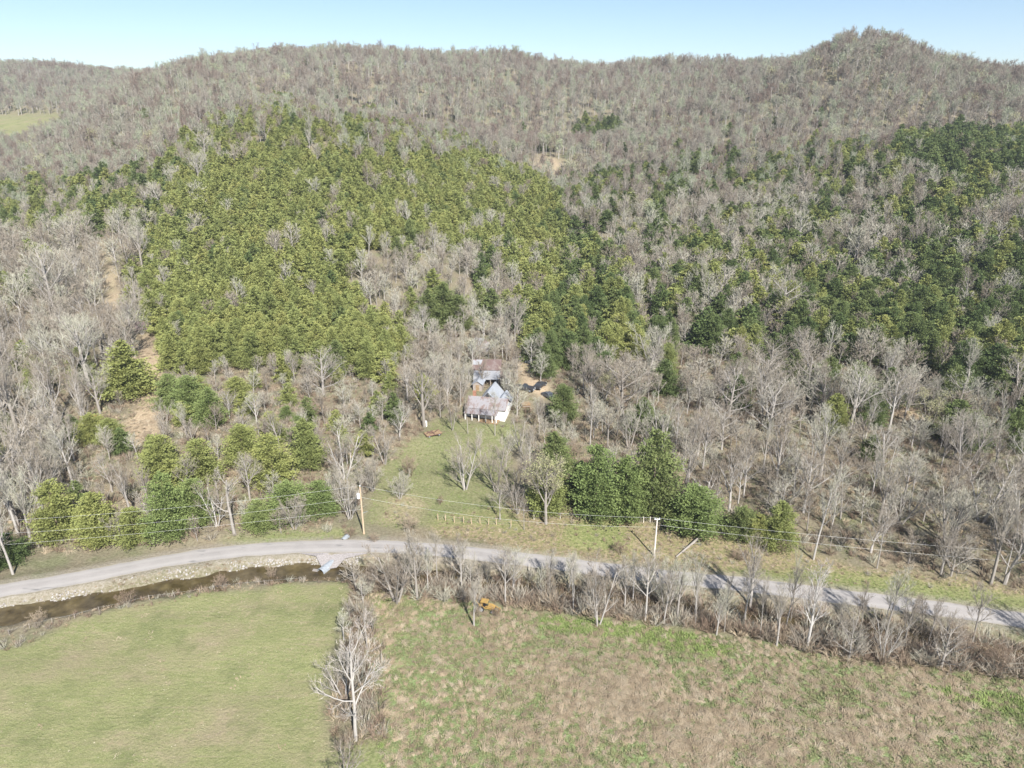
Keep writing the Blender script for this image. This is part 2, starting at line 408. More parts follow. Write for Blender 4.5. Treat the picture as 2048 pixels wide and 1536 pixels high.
LUSH = [(1080, 1230), (1300, 1240), (1480, 1300), (1450, 1320), (1250, 1280), (1080, 1260)]
LUSH2 = [(670, 1490), (760, 1470), (780, 1560), (640, 1560)]
LUSH3 = [(1850, 1370), (2048, 1390), (2200, 1480), (2048, 1440), (1900, 1400)]
LUSH4 = [(740, 1170), (800, 1180), (810, 1260), (770, 1290), (745, 1240)]
LUSH5 = [(1150, 1040), (1220, 1040), (1250, 1060), (1240, 1100), (1140, 1095), (1120, 1060)]
STRAW = [(275, 660), (320, 680), (330, 760), (320, 860), (260, 905), (230, 890), (270, 820), (290, 760), (270, 700)]
STRAW2 = [(190, 470), (215, 470), (245, 600), (250, 680), (215, 670), (205, 560)]
STRAW3 = [(1085, 310), (1130, 325), (1150, 345), (1100, 350), (1060, 335)]
STRAW4 = [(1780, 780), (1880, 800), (1900, 830), (1830, 850), (1760, 820)]
DRY = [(765, 1000), (830, 985), (850, 1010), (835, 1042), (770, 1050)]
DIRT = [(1020, 690), (1060, 690), (1075, 740), (1100, 780), (1090, 800), (1040, 770), (1030, 730)]
TRACK = [(1640, 185), (1655, 150), (1668, 160), (1672, 200), (1655, 215)]
SLOPE = [(1040, 1000), (1400, 1060), (1700, 1130), (2100, 1180), (2100, 1200), (1700, 1170), (1100, 1120), (980, 1090), (860, 1070), (860, 1040)]
mask = {
 'field': field([FIELD, FARMEADOW], 2), 'meadow': np.maximum(field([MEADOW], 3), 0), 'lush': np.maximum(field([VERGE, VERGE2, LUSH, LUSH2, LUSH3, LUSH4, LUSH5], 4)*0.8, field([YARD], 3)*0.5),
 'straw': np.maximum(field([STRAW, STRAW2, STRAW3, STRAW4, DIRT, TRACK], 3), field([DRY], 4)*0.45), 'slope': field([SLOPE], 4)}
mask['gravel'] = np.clip((3.6-dR)/0.9, 0, 1)*0.8
bank = np.clip((6.5-dC)/2, 0, 1)*(np.clip((PX2 < 700)*1.0, 0, 1))*(GY > np.interp(GX, CREEK[:, 0], CREEK[:, 1]))
mask['bank'] = np.maximum(np.clip((2.6-dC)/0.8, 0, 1)*0.9, bank*0.85)
V = np.stack([GX, GY, GZ], -1).reshape(-1, 3); ny, nx = GX.shape
q = (np.arange(ny-1)[:, None]*nx+np.arange(nx-1)[None]).ravel()
Fq = np.stack([q, q+1, q+1+nx, q+nx], 1)
m, nt, b = new_mat('ground_cover', 0.95, 0.1)
def attr(name):
    a = nt.nodes.new('ShaderNodeAttribute'); a.attribute_name = name
    s = nt.nodes.new('ShaderNodeSeparateColor'); nt.links.new(a.outputs['Color'], s.inputs[0]); return s.outputs
nf = noise(nt, 0.35, 6); nm = noise(nt, 2.2, 6, off=(3, 9, 0)); nb = noise(nt, 0.05, 4, off=(9, 1, 0)); ns = noise(nt, 1.6, 5, stretch=(0.25, 1.3, 1, 0.35)); nh = noise(nt, 7, 3, off=(1, 5, 3))
nv = noise(nt, 5.5, 4, off=(2, 2, 7)); ng = noise(nt, 0.12, 5, off=(4, 4, 4))
litter = mixc(nt, 0.5, ramp(nt, nm, [(0.32, (0.089, 0.072, 0.050)), (0.5, (0.174, 0.150, 0.106)), (0.68, (0.267, 0.235, 0.163))]), ramp(nt, ng, [(0.36, (0.127, 0.153, 0.068)), (0.5, (0.178, 0.162, 0.106)), (0.64, (0.215, 0.178, 0.121))]))
gf = mixc(nt, 0.45, ramp(nt, ns, [(0.34, (0.134, 0.177, 0.060)), (0.50, (0.197, 0.235, 0.090)), (0.64, (0.284, 0.284, 0.147))]), ramp(nt, nf, [(0.36, (0.158, 0.204, 0.067)), (0.50, (0.208, 0.240, 0.095)), (0.64, (0.292, 0.275, 0.147))]))
gf = mixc(nt, 0.4, gf, ramp(nt, noise(nt, 11, 5, stretch=(0.5, 1.3, 1, 0.35), rough=0.75), [(0.34, (0.076, 0.107, 0.034)), (0.47, (0.198, 0.224, 0.085)), (0.58, (0.296, 0.281, 0.142)), (0.68, (0.461, 0.427, 0.265))]))
ngp = noise(nt, 0.11, 6, stretch=(0.6, 1.2, 1, 0.3), rough=0.7, off=(5, 8, 1))
gf = mixc(nt, math_n(nt, 'MULTIPLY', math_n(nt, 'SUBTRACT', ngp, 0.47, True), 4.0, True), gf, (0.296, 0.245, 0.165))
gf = mixc(nt, math_n(nt, 'MULTIPLY', nv, 0.55), gf, ramp(nt, nh, [(0.35, (0.099, 0.135, 0.046)), (0.5, (0.221, 0.252, 0.109)), (0.65, (0.379, 0.378, 0.232))]))
fl = noise(nt, 0.9, 3, stretch=(0.06, 1.5, 1, 0.35), rough=0.7, off=(1, 4, 2)); gf = mixc(nt, math_n(nt, 'MULTIPLY', math_n(nt, 'SUBTRACT', fl, 0.55, True), 3.5, True), gf, (0.30, 0.27, 0.165))
dp = noise(nt, 0.16, 5, off=(12, 3, 6), rough=0.65); gf = mixc(nt, math_n(nt, 'MULTIPLY', math_n(nt, 'SUBTRACT', dp, 0.52, True), 4.0, True), gf, (0.125, 0.155, 0.06))
gf = mixc(nt, 1.0, gf, (0.93, 0.87, 0.92), 'MULTIPLY'); sk = noise(nt, 2.6, 2, off=(8, 8, 8)); gf = mixc(nt, math_n(nt, 'MULTIPLY', math_n(nt, 'SUBTRACT', sk, 0.70, True), 14.0, True), gf, (0.50, 0.45, 0.33))
gm = mixc(nt, 0.3, ramp(nt, nm, [(0.30, (0.093, 0.130, 0.047)), (0.44, (0.149, 0.207, 0.077)), (0.56, (0.197, 0.225, 0.107)), (0.72, (0.258, 0.294, 0.149))]), ramp(nt, nf, [(0.38, (0.123, 0.194, 0.060)), (0.5, (0.172, 0.216, 0.092)), (0.62, (0.215, 0.233, 0.119))]))
gm = mixc(nt, 0.55, gm, ramp(nt, noise(nt, 9, 4, stretch=(0.35, 1.5, 1, -0.5)), [(0.32, (0.055, 0.078, 0.031)), (0.45, (0.133, 0.193, 0.067)), (0.56, (0.228, 0.264, 0.131)), (0.7, (0.331, 0.386, 0.204))]))
gl = ramp(nt, nm, [(0.3, (0.122, 0.142, 0.052)), (0.5, (0.187, 0.217, 0.079)), (0.7, (0.271, 0.259, 0.131))])
gs = ramp(nt, nm, [(0.3, (0.246, 0.176, 0.123)), (0.5, (0.352, 0.273, 0.185)), (0.7, (0.440, 0.370, 0.255))])
gg = ramp(nt, nh, [(0.3, (0.210, 0.175, 0.140)), (0.6, (0.322, 0.294, 0.259))])
gk = ramp(nt, nm, [(0.3, (0.105, 0.105, 0.056)), (0.5, (0.174, 0.155, 0.102)), (0.66, (0.260, 0.236, 0.198))])
gw = ramp(nt, nm, [(0.3, (0.139, 0.164, 0.057)), (0.5, (0.230, 0.197, 0.107)), (0.7, (0.344, 0.271, 0.180))])
A = attr('zone_a'); B = attr('zone_b')
c = mixc(nt, A[0], litter, gf); c = mixc(nt, A[1], c, gm)
c = mixc(nt, B[2], c, gw)
def soft(f, n_): return math_n(nt, 'MULTIPLY', f, math_n(nt, 'ADD', n_, 0.55, True), True)
c = mixc(nt, soft(A[2], nf), c, gl); c = mixc(nt, B[0], c, gs); c = mixc(nt, soft(B[1], nm), c, gk)
a3 = nt.nodes.new('ShaderNodeAttribute'); a3.attribute_name = 'verge'; c = mixc(nt, math_n(nt, 'MULTIPLY', a3.outputs['Fac'], nh), c, gg)
nt.links.new(c, b.inputs['Base Color'])
bump(nt, b, math_n(nt, 'ADD', nm, math_n(nt, 'MULTIPLY', nh, 0.5)), 0.8, 0.25)
M['ground'] = m
me = np_mesh('ground', V, [Fq], [m], smooth=True)
def put_attr(me, name, R, G_, B_):
    a = me.color_attributes.new(name, 'FLOAT_COLOR', 'POINT')
    a.data.foreach_set('color', np.stack([R, G_, B_, np.ones_like(R)], -1).astype(np.float32).ravel())
put_attr(me, 'zone_a', mask['field'], mask['meadow'], mask['lush'])
put_attr(me, 'zone_b', mask['straw'], mask['bank'], mask['slope'])
a = me.attributes.new('verge', 'FLOAT', 'POINT'); a.data.foreach_set('value', mask['gravel'].astype(np.float32).ravel())
ground = link(bpy.data.objects.new('ground', me)); tag(ground, kind='structure')

# ------------------------------------------------------------------ road, water
def strip(path, width, z, wob=0, cross=5, crown=0.0):
    T = np.gradient(path[:, :2], axis=0); T /= np.linalg.norm(T, axis=1)[:, None]; N = np.stack([-T[:, 1], T[:, 0]], 1)
    V = []; n = len(path)
    r = np.random.default_rng(3)
    e1 = np.convolve(r.normal(0, 1, n+8), np.ones(5)/5, 'same')[:n]*wob; e2 = np.convolve(r.normal(0, 1, n+8), np.ones(5)/5, 'same')[:n]*wob
    W_ = width if hasattr(width, '__len__') else np.full(n, width)
    for k in range(cross):
        u = k/(cross-1)*2-1
        off = u*W_/2 + (e1 if k == 0 else e2 if k == cross-1 else 0)
        V.append(np.c_[path[:, :2]+N*off[:, None], np.full(n, z)+crown*(1-u*u)])
    V = np.stack(V, 1).reshape(-1, 3)
    q = (np.arange(n-1)[:, None]*cross+np.arange(cross-1)[None]).ravel()
    return V, np.stack([q, q+cross, q+cross+1, q+1], 1)
m, nt, b = new_mat('worn_asphalt', 0.85, 0.25)
n1 = noise(nt, 14, 5); n2 = noise(nt, 0.25, 4); n3 = noise(nt, 1.5, 4, stretch=(0.2, 1.6, 1))
c = mixc(nt, 0.5, ramp(nt, n1, [(0.3, (0.19, 0.18, 0.17)), (0.7, (0.32, 0.30, 0.285))]), ramp(nt, n2, [(0.35, (0.21, 0.20, 0.19)), (0.65, (0.32, 0.30, 0.285))]))
c = mixc(nt, math_n(nt, 'MULTIPLY', n3, 0.35), c, (0.40, 0.365, 0.345))
ru = nt.nodes.new('ShaderNodeAttribute'); ru.attribute_name = 'across'
wt = math_n(nt, 'ABSOLUTE', math_n(nt, 'SUBTRACT', math_n(nt, 'ABSOLUTE', ru.outputs['Fac']), 0.5))
c = mixc(nt, math_n(nt, 'MULTIPLY', math_n(nt, 'SUBTRACT', 0.3, wt, True), 1.6), c, (0.36, 0.34, 0.32))
edge = math_n(nt, 'MULTIPLY', math_n(nt, 'SUBTRACT', math_n(nt, 'ADD', math_n(nt, 'ABSOLUTE', ru.outputs['Fac']), math_n(nt, 'MULTIPLY', n3, 0.35)), 1.02, True), 5.0, True)
c = mixc(nt, edge, c, (0.27, 0.24, 0.17))
pt = noise(nt, 0.45, 2, stretch=(0.5, 1.6, 1), off=(3, 1, 0)); c = mixc(nt, math_n(nt, 'MULTIPLY', math_n(nt, 'SUBTRACT', pt, 0.62, True), 9.0, True), c, (0.17, 0.165, 0.16))
nt.links.new(c, b.inputs['Base Color']); bump(nt, b, n1, 0.3, 0.02)
M['asphalt'] = m
V_, F_ = strip(ROAD, 3.9, ROADZ, 0.16, 7, 0.06)
road = link(bpy.data.objects.new('road', np_mesh('road', V_, [F_], [M['asphalt']], smooth=True))); tag(road, kind='structure')
ra = road.data.attributes.new('across', 'FLOAT', 'POINT'); ra.data.foreach_set('value', np.tile(np.linspace(-1, 1, 7), len(ROAD)).astype(np.float32))
# gravel apron by the culvert
ap = [at_z(x, y, ROADZ) for x, y in ((590, 1105), (632, 1112), (645, 1130), (672, 1126), (690, 1114), (735, 1106), (700, 1088), (610, 1088))]
M['gravel'] = simple('grey_gravel', (0.306, 0.281, 0.272), (0.204, 0.187, 0.178), 5)
apz = [0.0, -0.0, -0.9, -0.9, -0.3, 0.0, 0.0, 0.0]
mb = MB(); cx = np.mean([p[0] for p in ap]); cy = np.mean([p[1] for p in ap])
ringv = [(p[0], p[1], ROADZ-0.02+dz) for p, dz in zip(ap, apz)]
mb.add([(cx, cy+0.8, ROADZ-0.01)]+ringv, [(0, i+1, (i+1) % 8+1) for i in range(8)])
o = mb.build('gravel_apron', M['gravel']); tag(o, kind='structure')
m, nt, b = new_mat('creek_water', 0.08, 0.5)
n1 = noise(nt, 0.5, 4); nt.links.new(ramp(nt, n1, [(0.35, (0.045, 0.033, 0.015)), (0.55, (0.085, 0.065, 0.032)), (0.72, (0.13, 0.10, 0.05))]), b.inputs['Base Color'])
bump(nt, b, noise(nt, 3, 3), 0.25, 0.03)
V_, F_ = strip(CREEK, 7.5, WATZ, 0, 3)
water = link(bpy.data.objects.new('water', np_mesh('water', V_, [F_], [m]))); tag(water, kind='structure')

# ------------------------------------------------------------------ plants: mesh builders
def V3(*a): return mathutils.Vector(a)
def rnd_dir(r):
    while True:
        v = V3(r.uniform(-1, 1), r.uniform(-1, 1), r.uniform(-1, 1))
        if 0.05 < v.length < 1: return v.normalized()
def bare_tree(seed, h=15, clear=0.3, spread=0.55, limbs=9, kids=(6, 6, 5), r0=0.25, lens=(0.5, 0.55, 0.6), up=0.13, wob=0.09, twig_w=0.019, lean=0.0, stems=1, depth=4, curve=0.1, excurrent=False):
    """returns (trunk MB, crown MB); height h, base at the origin"""
    r = random.Random(seed); tk, cr = MB(), MB()
    def side(d):
        a = d.orthogonal().normalized(); a.rotate(mathutils.Quaternion(d, r.uniform(0, 6.283))); return a
    def twig(p, d, L, w_):
        q = p+d*L*0.55+rnd_dir(r)*L*0.10; e = p+d*L+rnd_dir(r)*L*0.13+V3(0, 0, L*0.12); s = side(d)*w_
        cr.add([p-s, p+s, q+s*0.7, q-s*0.7, e], [(0, 1, 2, 3), (3, 2, 4)])
        return q, e
    def grow(p, d, L, R, lev):
        nseg = (5, 4, 3, 2)[min(lev, 3)]; pts = [p]; rr = [R]; dirs = [d]
        for i in range(nseg):
            d = (d + rnd_dir(r)*wob*(0.5 if lev == 0 else 1) + V3(0, 0, 1)*(up if lev else 0.05)).normalized()
            p = p + d*L/nseg; pts.append(p); dirs.append(d)
            rr.append(R*(1-(0.62 if lev else 0.55)*(i+1)/nseg))
        (tk if lev <= (2 if depth == 4 else 1) else cr).tube(pts, rr, (7, 5, 4, 3)[min(lev, 3)], caps=False)
        if lev >= depth-1:
            return
        n = (limbs if lev == 0 else kids[lev-1]); a0 = clear if lev == 0 else 0.25
        ga = r.uniform(0, 6.28)
        for k in range(n):
            f = a0 + (1-a0)*(k+0.6*r.random())/n; f = min(f, 0.99)
            i = min(int(f*nseg), nseg-1); u = f*nseg-i; q = pts[i].lerp(pts[i+1], u); dd = dirs[i+1]
            ga += 2.4+r.uniform(-.5, .5); sd = dd.orthogonal().normalized(); sd.rotate(mathutils.Quaternion(dd, ga))
            sprd = spread*(1.15-0.35*f if lev == 0 else 0.72)*r.uniform(0.75, 1.25)
            nd = (dd*(1-sprd*0.5)+sd*sprd).normalized()
            LL = L*lens[min(lev, 2)]*r.uniform(0.7, 1.15)*((1.15-0.5*f) if not excurrent else (1.2-1.0*f))
            RR = max(R*(1-0.55*f)*(0.55 if lev == 0 else 0.5), twig_w*0.7)
            if lev == depth-2:
                q2, e = twig(q, nd, LL, twig_w)
                for j in range(kids[2]):
                    fj = r.uniform(0.2, 1); b_ = q.lerp(q2, fj*1.4) if fj < 0.7 else q2.lerp(e, fj-0.3)
                    t_d = (nd + side(nd)*r.uniform(0.28, 0.62)+V3(0, 0, 0.15)).normalized()
                    q3, e3 = twig(b_, t_d, LL*r.uniform(0.4, 0.8), twig_w*0.8)
                    if r.random() < 0.7: twig(q3, (t_d+side(t_d)*0.6).normalized(), LL*0.35, twig_w*0.65)
            else:
                grow(q, nd, LL, RR, lev+1)
    for s in range(stems):
        a = 6.283*s/stems+r.uniform(0, 1); out = (0.0 if stems == 1 else r.uniform(0.25, 0.5))
        d0 = V3(math.cos(a)*out+lean, math.sin(a)*out, 1).normalized()
        grow(V3(math.cos(a)*0.15*(stems > 1), math.sin(a)*0.15*(stems > 1), -0.4), d0, h*(0.72 if not excurrent else 0.95)*(1 if stems == 1 else r.uniform(0.75, 1)), r0*(1 if stems == 1 else 0.7), 0)
    return tk, cr
def clumps(cr, r, centres, n, size, spread, mi=0):
    for c in centres:
        for k in range(n):
            p = c+rnd_dir(r)*r.random()**0.5*spread; a = rnd_dir(r)*size; b_ = rnd_dir(r).cross(a.normalized()).normalized()*size*0.8
            cr.add([p-a-b_*.3, p+b_, p+a-b_*.3], [(0, 1, 2)], mi)
def cedar_arrays(seed, h, R, n, leaf, taper=0.75, base=0.04, gap=0.0):
    """leafy crown of an evergreen cedar: sprays along ascending boughs; returns V, F(tri)"""
    r = np.random.default_rng(seed)
    # boughs
    nb_ = int(np.clip(n/60, 40, 120)); t = (np.arange(nb_)+r.random(nb_))/nb_; t = t**1.25
    ang = np.arange(nb_)*2.4+r.normal(0, .5, nb_)
    prof = (1-t)**taper*(0.55+0.45*np.clip(t/0.12, 0, 1)); L = R*prof*(1+r.normal(0, 0.22, nb_)).clip(0.4, 1.5)+0.12
    z0 = h*(base+(1-base)*t); rise = 0.25+0.45*t
    per = r.choice(nb_, n, p=(L*0.6+0.4)**1.6/((L*0.6+0.4)**1.6).sum())
    f = np.where(r.random(n) < 0.22, r.uniform(0.1, 0.6, n), r.random(n)**0.45)
    spreadw = (0.20+0.20*L[per])*(0.5+0.55*f)
    x = np.cos(ang[per])*L[per]*f + r.normal(0, 1, n)*spreadw*0.55
    y = np.sin(ang[per])*L[per]*f + r.normal(0, 1, n)*spreadw*0.55
    z = z0[per]+L[per]*f*rise[per]*0.7+r.normal(0, 1, n)*spreadw*0.42-0.10*R*f*f
    z = np.minimum(z, h*1.02)
    P = np.stack([x, y, np.maximum(z, 0.25)], 1)
    out = np.stack([np.cos(ang[per]), np.sin(ang[per]), np.full(n, 0.55)], 1)+r.normal(0, .55, (n, 3)); out /= np.linalg.norm(out, axis=1)[:, None]
    sd = np.cross(out, r.normal(0, 1, (n, 3))); sd /= np.linalg.norm(sd, axis=1)[:, None]
    s = leaf*r.uniform(0.6, 1.4, n)[:, None]
    A_ = P-sd*s*0.5; B_ = P+sd*s*0.5; C_ = P+out*s*1.15
    V = np.stack([A_, B_, C_], 1).reshape(-1, 3); F = np.arange(3*n).reshape(-1, 3)
    return V, F
def mb_from(V, F):
    m_ = MB(); m_.v = [tuple(p) for p in V.tolist()]; m_.f = [tuple(f) for f in F.tolist()]; m_.m = [0]*len(m_.f); return m_
def joined(name, parts):
    """one mesh from [(MB, material)]"""
    t = MB(); mats = []
    for i, (p, mt) in enumerate(parts):
        b0 = len(t.v); t.v += p.v; t.f += [tuple(b0+k for k in f) for f in p.f]; t.m += [i]*len(p.f); mats.append(mt)
    return t.mesh(name, mats)

# near variants, unit height = real height in metres (h0)
BARE = []   # (h0, trunk mesh, crown mesh, width)
def add_bare(h0, **k):
    tm = k.pop('tm', M['bark']); cm = k.pop('cm', M['twig'])
    tk, cr = bare_tree(100+len(BARE), h=h0, **k)
    zs = max(p[2] for p in cr.v)
    BARE.append((zs, tk.mesh('trunk', tm), cr.mesh('crown', cm), (tk, cr)))
add_bare(15, clear=0.28, spread=0.62, limbs=10, kids=(7, 5, 4))                        # 0 round crowned
add_bare(15, clear=0.40, spread=0.42, limbs=10, kids=(6, 5, 4), up=0.16)                # 1 upright vase
add_bare(16, clear=0.5, spread=0.5, limbs=9, kids=(6, 5, 4), r0=0.17, lens=(0.38, 0.55, 0.6))   # 2 slender forest tree
add_bare(14, clear=0.2, spread=0.55, limbs=6, kids=(6, 5, 4), stems=3, r0=0.22, lens=(0.42, 0.55, 0.6))  # 3 several stems
add_bare(13, clear=0.15, spread=0.85, limbs=13, kids=(7, 5, 4), lens=(0.62, 0.5, 0.55), up=0.10, r0=0.26)   # 4 wide spreading
add_bare(15, clear=0.22, spread=0.62, limbs=30, kids=(8, 5, 4), lens=(0.34, 0.45, 0.5), up=0.10, excurrent=True, r0=0.18)   # 5 conical bare
add_bare(19, clear=0.30, spread=0.6, limbs=14, kids=(7, 6, 6), tm=M['white_bark'], cm=M['white_twig'], r0=0.30, lens=(0.46, 0.5, 0.6), up=0.14)   # 6 sycamore
add_bare(14, clear=0.45, spread=0.8, limbs=6, kids=(4, 3, 2), wob=0.34, r0=0.30, lens=(0.5, 0.5, 0.5), tm=M['bark'], cm=M['bark'], twig_w=0.035)  # 7 dead snag
add_bare(11, clear=0.18, spread=0.6, limbs=7, kids=(6, 5, 4), stems=5, r0=0.13, lens=(0.45, 0.55, 0.6), wob=0.18)   # 8 multi-stem brushy
add_bare(15, clear=0.33, spread=0.7, limbs=9, kids=(7, 5, 4), wob=0.2, lens=(0.52, 0.52, 0.6))                      # 9 crooked open crown
add_bare(16, clear=0.45, spread=0.55, limbs=11, kids=(6, 5, 4), r0=0.2, lens=(0.42, 0.55, 0.6), up=0.1)            # 10 tall oval crown
add_bare(21, clear=0.32, spread=0.8, limbs=10, kids=(6, 5, 4), tm=M['white_bark'], cm=M['white_twig'], r0=0.30, lens=(0.5, 0.52, 0.55), up=0.10, wob=0.15)   # 11 tall open tree
add_bare(19, clear=0.3, spread=0.62, limbs=14, kids=(6, 5, 4), tm=M['white_bark'], cm=M['white_twig'], r0=0.26, lens=(0.36, 0.5, 0.55), up=0.18, wob=0.08)   # 12 narrow sycamore
CED = []
def add_cedar(h0, R, n, leaf, **k):
    V_, F_ = cedar_arrays(50+len(CED), h0, R, n, leaf, **k)
    CED.append((h0, R, V_, F_))
add_cedar(10, 2.9, 17000, 0.19, taper=0.6)
add_cedar(10, 2.5, 15500, 0.185, taper=0.78)
add_cedar(10, 3.4, 20000, 0.20, taper=0.48)
add_cedar(10, 2.2, 13500, 0.18, taper=0.64)
add_cedar(10, 3.1, 14000, 0.19, taper=0.55)
add_cedar(10, 2.7, 13000, 0.19, taper=0.5)
def trunk_mb(h0, r0=0.14):
    t = MB(); r = random.Random(int(h0*10)); pts = [(0, 0, -0.4)]
    for i in range(1, 5): pts.append((r.uniform(-.1, .1), r.uniform(-.1, .1), h0*0.9*i/4))
    t.tube(pts, [r0, r0*.8, r0*.6, r0*.4, r0*.1], 6, caps=False); return t
CEDTRUNK = [trunk_mb(c[0]) for c in CED]
ctr = [t.mesh('trunk', M['cedar_trunk']) for t in CEDTRUNK]
CEDM = {}
for key in ('cedar', 'cedar_dark', 'cedar_fresh'):
    CEDM[key] = [np_mesh('crown', c[2], [c[3]], [M[key]]) for c in CED]

ALL = []
def place_bare(P, height, var, label, group, name='bare_tree', cat='tree', rz=None, wide=1.0, crown=None):
    zs, tm, cm, _ = BARE[var]; s = height/zs
    e = empty(name, P, random.uniform(0, 6.28) if rz is None else rz, (s*wide, s*wide, s))
    link(bpy.data.objects.new('trunk', tm), e); link(bpy.data.objects.new('crown', crown or cm), e)
    return tag(e, label, cat, group)
def place_cedar(P, height, width, var, mat, label, group, name='cedar_tree'):
    h0, R = CED[var][:2]; s = height/h0; w_ = width/(2*R*0.95)
    e = empty(name, P, random.uniform(0, 6.28), (w_, w_, s))
    link(bpy.data.objects.new('trunk', ctr[var]), e); link(bpy.data.objects.new('crown', CEDM[mat][var]), e)
    return tag(e, label, 'cedar', group)

# budding and blossoming trees
def bud_mesh(var, mat, n, size, spread, every):
    tk, cr = BARE[var][3]; r = random.Random(var); t = MB()
    cs = [V3(*p) for p in cr.v[4::5]]
    cs = [c for c in cs if c.z > 3][::every]
    t.v = list(cr.v); t.f = list(cr.f); t.m = [0]*len(cr.f)
    clumps(t, r, cs, n, size, spread, 1)
    return t.mesh('crown', [M['twig'], mat]), t
BUDM, BUDMB = bud_mesh(0, M['bud'], 2, 0.13, 0.5, 3)
BUDM2, _ = bud_mesh(3, M['bud'], 2, 0.12, 0.5, 3)
PINKM, PINKMB = bud_mesh(8, M['pink'], 2, 0.12, 0.4, 3)

# far variants in one mesh each
FAR = []
def far_bare(seed, h, twm, **k):
    tk, cr = bare_tree(seed, h=h, depth=3, twig_w=0.05, **k); zs = max(p[2] for p in cr.v)
    return zs, joined('far_tree', [(tk, M['bark']), (cr, twm)])
for sd, k in ((1, dict(clear=0.4, spread=0.6, limbs=11, kids=(8, 3, 5))), (2, dict(clear=0.5, spread=0.55, limbs=10, kids=(8, 3, 5))), (3, dict(clear=0.35, spread=0.75, limbs=11, kids=(8, 3, 5))), (4, dict(clear=0.55, spread=0.5, limbs=10, kids=(8, 3, 5)))):
    FAR.append(far_bare(700+sd, 15, M['twig_far'], r0=0.17, lens=(0.42, 0.5, 0.6), **k))
FARMID = []
for sd, k in ((1, dict(clear=0.3, spread=0.6, limbs=12, kids=(8, 4, 4))), (2, dict(clear=0.4, spread=0.5, limbs=12, kids=(8, 4, 4))), (3, dict(clear=0.25, spread=0.75, limbs=13, kids=(8, 4, 4))), (4, dict(clear=0.35, spread=0.7, limbs=12, kids=(8, 4, 4), wob=0.2))):
    FARMID.append(far_bare(720+sd, 14, M['twig'], r0=0.18, lens=(0.46, 0.5, 0.6), **k))
tkf, crf = bare_tree(741, h=14, depth=3, twig_w=0.07, clear=0.35, spread=0.55, limbs=8, kids=(6, 3, 4), r0=0.2)
_t = MB(); _t.v = list(crf.v); _t.f = list(crf.f); _t.m = [0]*len(crf.f)
clumps(_t, random.Random(3), [V3(*p) for p in crf.v[4::5] if p[2] > 3][::2], 2, 0.22, 0.6, 1)
_bz = max(p[2] for p in crf.v)
_j = MB(); _j.v = list(_t.v)+list(tkf.v); _j.f = list(_t.f)+[tuple(len(_t.v)+i for i in f) for f in tkf.f]; _j.m = list(_t.m)+[2]*len(tkf.f)
BUDFAR = (_bz, _j.mesh('far_bud', [M['twig_far'], M['bud'], M['bark']]))
FARC = {}
for key in ('cedar', 'cedar_dark'):
    FARC[key] = []
    for sd, (R, tp) in enumerate(((3.0, 0.6), (2.6, 0.7), (3.4, 0.5))):
        Vc, Fc = cedar_arrays(800+sd, 10, R, 4200, 0.34, taper=tp)
        FARC[key].append((10, R, np_mesh('far_cedar', Vc, [Fc], [M[key]])))

def scatter(name, meshes, P, rot, scl, idx, **tags):
    """ONE object of uncountable plants: points carrying instances"""
    me = bpy.data.meshes.new(name); me.vertices.add(len(P)); me.vertices.foreach_set('co', np.asarray(P, np.float32).ravel())
    for nm_, data in (('rot', rot), ('scl', scl)):
        a = me.attributes.new(nm_, 'FLOAT_VECTOR', 'POINT'); a.data.foreach_set('vector', np.asarray(data, np.float32).ravel())
    a = me.attributes.new('idx', 'INT', 'POINT'); a.data.foreach_set('value', np.asarray(idx, np.int32))
    o = link(bpy.data.objects.new(name, me))
    pc = bpy.data.collections.new(name+'_kinds')
    for i, ms in enumerate(meshes): pc.objects.link(bpy.data.objects.new('%s_kind_%02d' % (name, i), ms))
    g = bpy.data.node_groups.new(name, 'GeometryNodeTree')
    g.interface.new_socket('Geometry', in_out='INPUT', socket_type='NodeSocketGeometry'); g.interface.new_socket('Geometry', in_out='OUTPUT', socket_type='NodeSocketGeometry')
    N = g.nodes; L = g.links; gi = N.new('NodeGroupInput'); go = N.new('NodeGroupOutput'); ip = N.new('GeometryNodeInstanceOnPoints'); ci = N.new('GeometryNodeCollectionInfo')
    ci.inputs['Collection'].default_value = pc; ci.inputs['Separate Children'].default_value = True; ci.inputs['Reset Children'].default_value = True
    def na(nm_, ty):
        n_ = N.new('GeometryNodeInputNamedAttribute'); n_.data_type = ty; n_.inputs[0].default_value = nm_; return n_.outputs[0]
    e2r = N.new('FunctionNodeEulerToRotation')
    L.new(na('rot', 'FLOAT_VECTOR'), e2r.inputs[0]); L.new(e2r.outputs[0], ip.inputs['Rotation']); L.new(na('scl', 'FLOAT_VECTOR'), ip.inputs['Scale']); L.new(na('idx', 'INT'), ip.inputs['Instance Index'])
    ip.inputs['Pick Instance'].default_value = True
    L.new(gi.outputs[0], ip.inputs['Points']); L.new(ci.outputs[0], ip.inputs['Instance']); L.new(ip.outputs[0], go.inputs[0])
    md_ = o.modifiers.new('scatter', 'NODES'); md_.node_group = g
    tag(o, kind='stuff', **tags)
    return o

